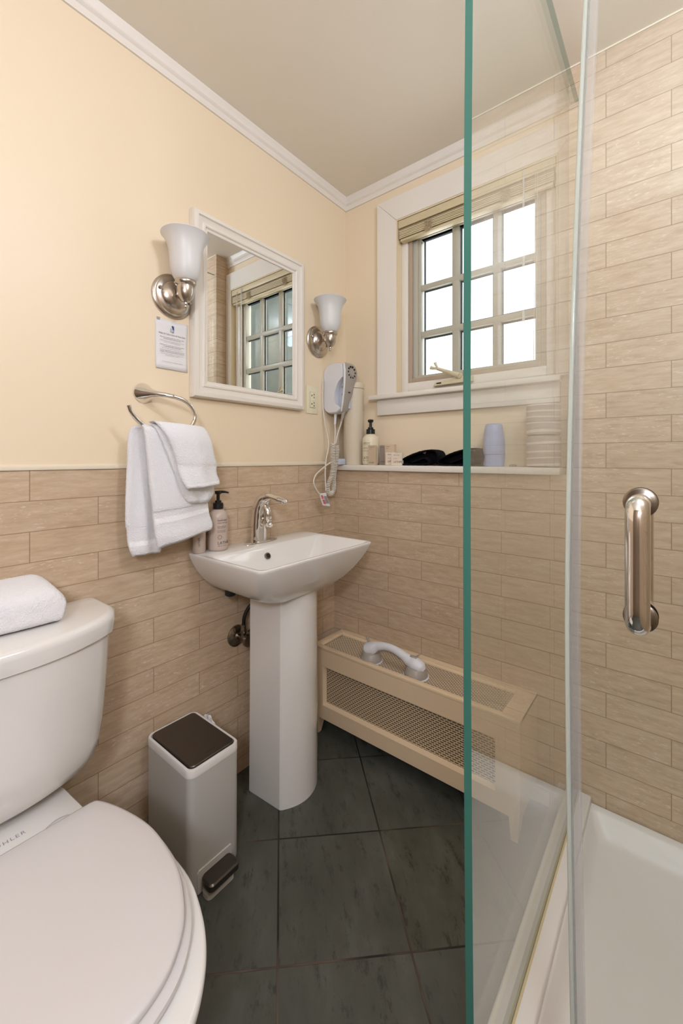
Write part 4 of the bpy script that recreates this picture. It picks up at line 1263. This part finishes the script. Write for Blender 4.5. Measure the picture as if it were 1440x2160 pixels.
G().loft([tankloop(z, w, 0.020, de, dc) for z, w, de, dc in tk]).build('tank', M['porcelain'], to, angle=50)
tl = [(0.7375, 0.232, 0.142, 0.226, 0.0), (0.740, 0.2375, 0.148, 0.232, 0), (0.768, 0.2400, 0.151, 0.235, 0), (0.780, 0.2385, 0.149, 0.2335, 0), (0.7855, 0.233, 0.143, 0.227, 0.0), (0.787, 0.226, 0.136, 0.220, 0)]
G().loft([tankloop(z, w, 0.014, de, dc, 0.028) for z, w, de, dc, _ in tl]).build('tank_lid', M['porcelain'], to, angle=50)
def oval(pts, z, k=1.0, cx=0.45, n=40, back=None, dz=None):
    pa, _ = smooth_path([(x, w, 0) for x, w in pts], 1.0, 5)
    L = [(cx + (p.x - cx) * k, p.y * k) for p in pa]
    right = [(x, YT + w) for x, w in L]
    left = [(x, YT - w) for x, w in reversed(L) if w > 1e-4]
    return [(x, y, z) for x, y in right + left]
BO = [(0.060, 0.100), (0.10, 0.112), (0.16, 0.122), (0.245, 0.130), (0.30, 0.152), (0.38, 0.180), (0.47, 0.194), (0.562, 0.193), (0.63, 0.176), (0.68, 0.153), (0.72, 0.123), (0.75, 0.087), (0.768, 0.042), (0.772, 0.0)]
loops = []
for z, k, kx in ((0.0005, 0.60, 0.30), (0.03, 0.60, 0.30), (0.06, 0.58, 0.31), (0.14, 0.60, 0.33), (0.22, 0.72, 0.38), (0.29, 0.86, 0.43), (0.345, 0.955, 0.45), (0.375, 0.993, 0.45), (0.388, 1.0, 0.45), (0.394, 0.992, 0.45), (0.396, 0.975, 0.45)):
    loops.append(oval(BO, z, k, kx))
G().loft(loops).build('bowl', M['porcelain'], to, angle=60)
dk = [(0.060, 0.095), (0.10, 0.108), (0.16, 0.118), (0.24, 0.124), (0.30, 0.128), (0.32, 0.124)]
def deck(z, k=1.0):
    return [(x, YT + w * k, z) for x, w in dk] + [(x, YT - w * k, z) for x, w in reversed(dk)]
G().loft([deck(0.392), deck(0.401), deck(0.4035, 0.975)]).build('deck', M['porcelain'], to, angle=50)
LO = [(0.288, 0.126), (0.296, 0.140), (0.344, 0.159), (0.415, 0.176), (0.48, 0.180), (0.566, 0.169), (0.627, 0.146), (0.664, 0.122), (0.695, 0.085), (0.711, 0.042), (0.715, 0.0)]
SO = [(0.300, 0.130), (0.310, 0.146), (0.350, 0.165), (0.415, 0.182), (0.48, 0.187), (0.566, 0.177), (0.63, 0.155), (0.672, 0.129), (0.706, 0.090), (0.723, 0.044), (0.728, 0.0)]
G().loft([oval(SO, 0.4045, 0.985), oval(SO, 0.406, 1.0), oval(SO, 0.4145, 1.0), oval(SO, 0.417, 0.985)]).build('seat', M['seatplastic'], to, angle=50)
G().loft([oval(LO, 0.4185, 0.975), oval(LO, 0.4205, 0.995), oval(LO, 0.428, 1.0), oval(LO, 0.4315, 0.990), oval(LO, 0.4335, 0.96), oval(LO, 0.4355, 0.80), oval(LO, 0.4362, 0.4)]).build('lid', M['seatplastic'], to, angle=50)
for s in (1, -1):
    g = G()
    g.loft([[(0.272 + 0.020 * math.cos(a) * q, YT + s * 0.075 + 0.030 * math.sin(a) * q, z) for a in [2 * pi * k / 28 for k in range(28)]] for q, z in ((1.0, 0.4036), (0.97, 0.409), (0.8, 0.4125), (0.4, 0.414))])
    g.build('hinge_cap', M['seatplastic'], to, angle=60)
text('lettering', 'KOHLER', 0.0140, M['greyprint'], to, flat((0.232, -1.291, 0.4040), (0, 1, 0), (-1, 0, 0)), 'CENTER', spacing=1.25, label='grey maker lettering')

# folded bath towel on the tank lid
bt = thing('bath_towel', 'thick white folded bath towel lying on the toilet tank lid', 'towel', (0.10, -1.30, 0.787))
g = G()
secs = []
ny = 28
for i in range(ny + 1):
    t = i / ny
    y = -1.470 + (1.470 - 1.163) * t
    e = 1.0 if t < 0.86 else math.sqrt(max(0.02, 1 - ((t - 0.86) / 0.14) ** 2)) * 0.55 + 0.45
    e0 = 1.0 if t > 0.06 else 0.75
    hh = 0.104 * e * e0 + 0.0015 * math.sin(t * 9)
    L = []
    m_ = 30
    for k in range(m_):
        a = 2 * pi * k / m_
        ca, sa = math.cos(a), math.sin(a)
        px = 0.094 + 0.069 * (abs(ca) ** 0.55) * (1 if ca > 0 else -1) + 0.002 * math.sin(y * 40)
        fx = (px - 0.025) / 0.14
        top = hh * (1.02 - 0.28 * max(0, fx) ** 1.3)
        pz = 0.7876 + top / 2 + top / 2 * (abs(sa) ** 0.5) * (1 if sa > 0 else -1)
        L.append((px, y + 0.006 * math.sin(a * 2), max(0.7874, pz)))
    secs.append(L)
g.loft(secs)
bto = g.build('terry_body', M['terry'], bt, angle=180, subsurf=3)
terry_relief(bto)

# ------------------------------------------------------------------ shower: pan, fixed glass panel, door
sp_ = thing('shower_pan', 'white acrylic shower pan with raised curb on the right', 'shower pan', (1.45, -0.47, 0.0))
X0, X1, Y0, Y1 = 0.990, XR - 0.003, -0.955, -0.003
def lp(z, a, b, c, d_, r):
    return rrect(a, b, c, d_, r, z, 6)
G().loft([lp(0.0005, X0, X1, Y0, Y1, 0.006), lp(0.076, X0, X1, Y0, Y1, 0.006), lp(0.083, X0 + 0.004, X1 - 0.004, Y0 + 0.004, Y1 - 0.002, 0.008), lp(0.083, 1.062, X1 - 0.026, -0.885, -0.024, 0.02),
          lp(0.079, 1.066, X1 - 0.032, -0.880, -0.030, 0.022), lp(0.060, 1.076, X1 - 0.045, -0.868, -0.046, 0.03), lp(0.040, 1.087, X1 - 0.058, -0.855, -0.062, 0.035), lp(0.034, 1.100, X1 - 0.075, -0.84, -0.080, 0.03),
          lp(0.028, 1.40, 1.50, -0.50, -0.44, 0.02)]).build('basin', M['pan'], sp_, angle=60)
G().box(0.9895, 1.061, -0.955, -0.0035, 0.0785, 0.1055, bev=0.006, seg=3).build('curb', M['pan'], sp_)

gp = thing('glass_panel', 'fixed clear glass shower panel with a green near edge standing on the curb', 'shower panel', (1.02, -0.45, 0.1085))
g = G()
zs = [0.1077 + (2.318 - 0.1077) * i / 24 for i in range(25)]
def edge_y(z):
    k = (z - 1.146) / 1.1
    return -0.908 + 0.020 * k * k
ins = lambda z: [(1.0140, -0.0008), (1.0140, edge_y(z)), (1.0260, edge_y(z)), (1.0260, -0.0008)]
rows = [[(x, y, z) for x, y in ins(z)] for z in zs]
n = 4
vs_ = [p for r in rows for p in r]
fs, mi = [], []
for i in range(len(rows) - 1):
    for j in range(4):
        fs.append((i * 4 + j, i * 4 + (j + 1) % 4, (i + 1) * 4 + (j + 1) % 4, (i + 1) * 4 + j))
        mi.append(1 if j == 1 else 0)
fs.append((3, 2, 1, 0)); mi.append(0)
q = (len(rows) - 1) * 4
fs.append((q, q + 1, q + 2, q + 3)); mi.append(1)
g.v, g.f, g.mi = vs_, fs, mi
g.build('pane', [M['glass'], M['glassedge']], gp, angle=20)
G().box(1.0135, 1.0265, -0.905, -0.0035, 0.1056, 0.1076).build('bottom_seal', M['channel'], gp)
G().box(1.0270, 1.0310, -0.905, -0.0035, 0.1056, 0.1066).build('caulk_line', M['caulk'], gp)

sd = thing('shower_door', 'clear glass shower door standing ajar with a chrome pull handle', 'shower door', (1.50, -0.870, 0.125))
YD = -0.870
def bowx(z):
    k = (z - 0.95) / 0.85
    return 0.023 * max(0, k) ** 1.6 + 0.013 * max(0, -k) ** 1.5
g = G()
zs = [0.125 + (2.30 - 0.125) * i / 24 for i in range(25)]
rows = [[(1.1535 + bowx(z), YD - 0.005, z), (XR - 0.004, YD - 0.005, z), (XR - 0.004, YD + 0.005, z), (1.1535 + bowx(z), YD + 0.005, z)] for z in zs]
vs_ = [p for r in rows for p in r]
fs, mi = [], []
for i in range(len(rows) - 1):
    for j in range(4):
        fs.append((i * 4 + j, i * 4 + (j + 1) % 4, (i + 1) * 4 + (j + 1) % 4, (i + 1) * 4 + j))
        mi.append(0 if j in (0, 2) else 1)
fs.append((3, 2, 1, 0)); mi.append(1)
fs.append((96, 97, 98, 99)); mi.append(1)
g.v, g.f, g.mi = vs_, fs, mi
g.build('pane', [M['glass'], M['glassedge']], sd, angle=20)
g = G()
for ya, yb in ((YD - 0.0068, YD - 0.0052), (YD + 0.0052, YD + 0.0068)):
    g.loft([[(1.1500 + bowx(z), ya, z), (1.1640 + bowx(z), ya, z), (1.1640 + bowx(z), yb, z), (1.1500 + bowx(z), yb, z)] for z in zs])
g.build('seal_strip', M['sealstrip'], sd, angle=20)
g = G()
g.tube([(1.1492 + bowx(z), YD - 0.001, z) for z in zs], 0.0034, 12, sub=1, flat=1.0)
g.build('seal_bulb', M['sealfin'], sd, label='milky vinyl bulb along the door edge')
for s, nm in ((-1, 'near'), (1, 'far')):
    yb = YD + s * 0.050
    ys = YD + s * 0.0052
    hp_ = [(1.232, ys, 1.114), (1.232, YD + s * 0.030, 1.114), (1.2315, YD + s * 0.044, 1.111), (1.2315, yb, 1.098), (1.2315, yb, 1.06), (1.2315, yb, 1.02), (1.2315, yb, 0.986), (1.2315, YD + s * 0.044, 0.973), (1.232, YD + s * 0.030, 0.970), (1.232, ys, 0.970)]
    hb_ = G().tube(hp_, 0.0125, 24, sub=5).build('pull_handle', M['chrome'], sd, angle=60, label='chrome tube handle')
    for z in (1.114, 0.970):
        G().lathe([(0.0185, 0.0), (0.0185, 0.002 * s), (0.016, 0.0035 * s)], (1.232, YD + s * 0.0052, z), 'y', 32).build('rosette', M['oldchrome'], hb_)
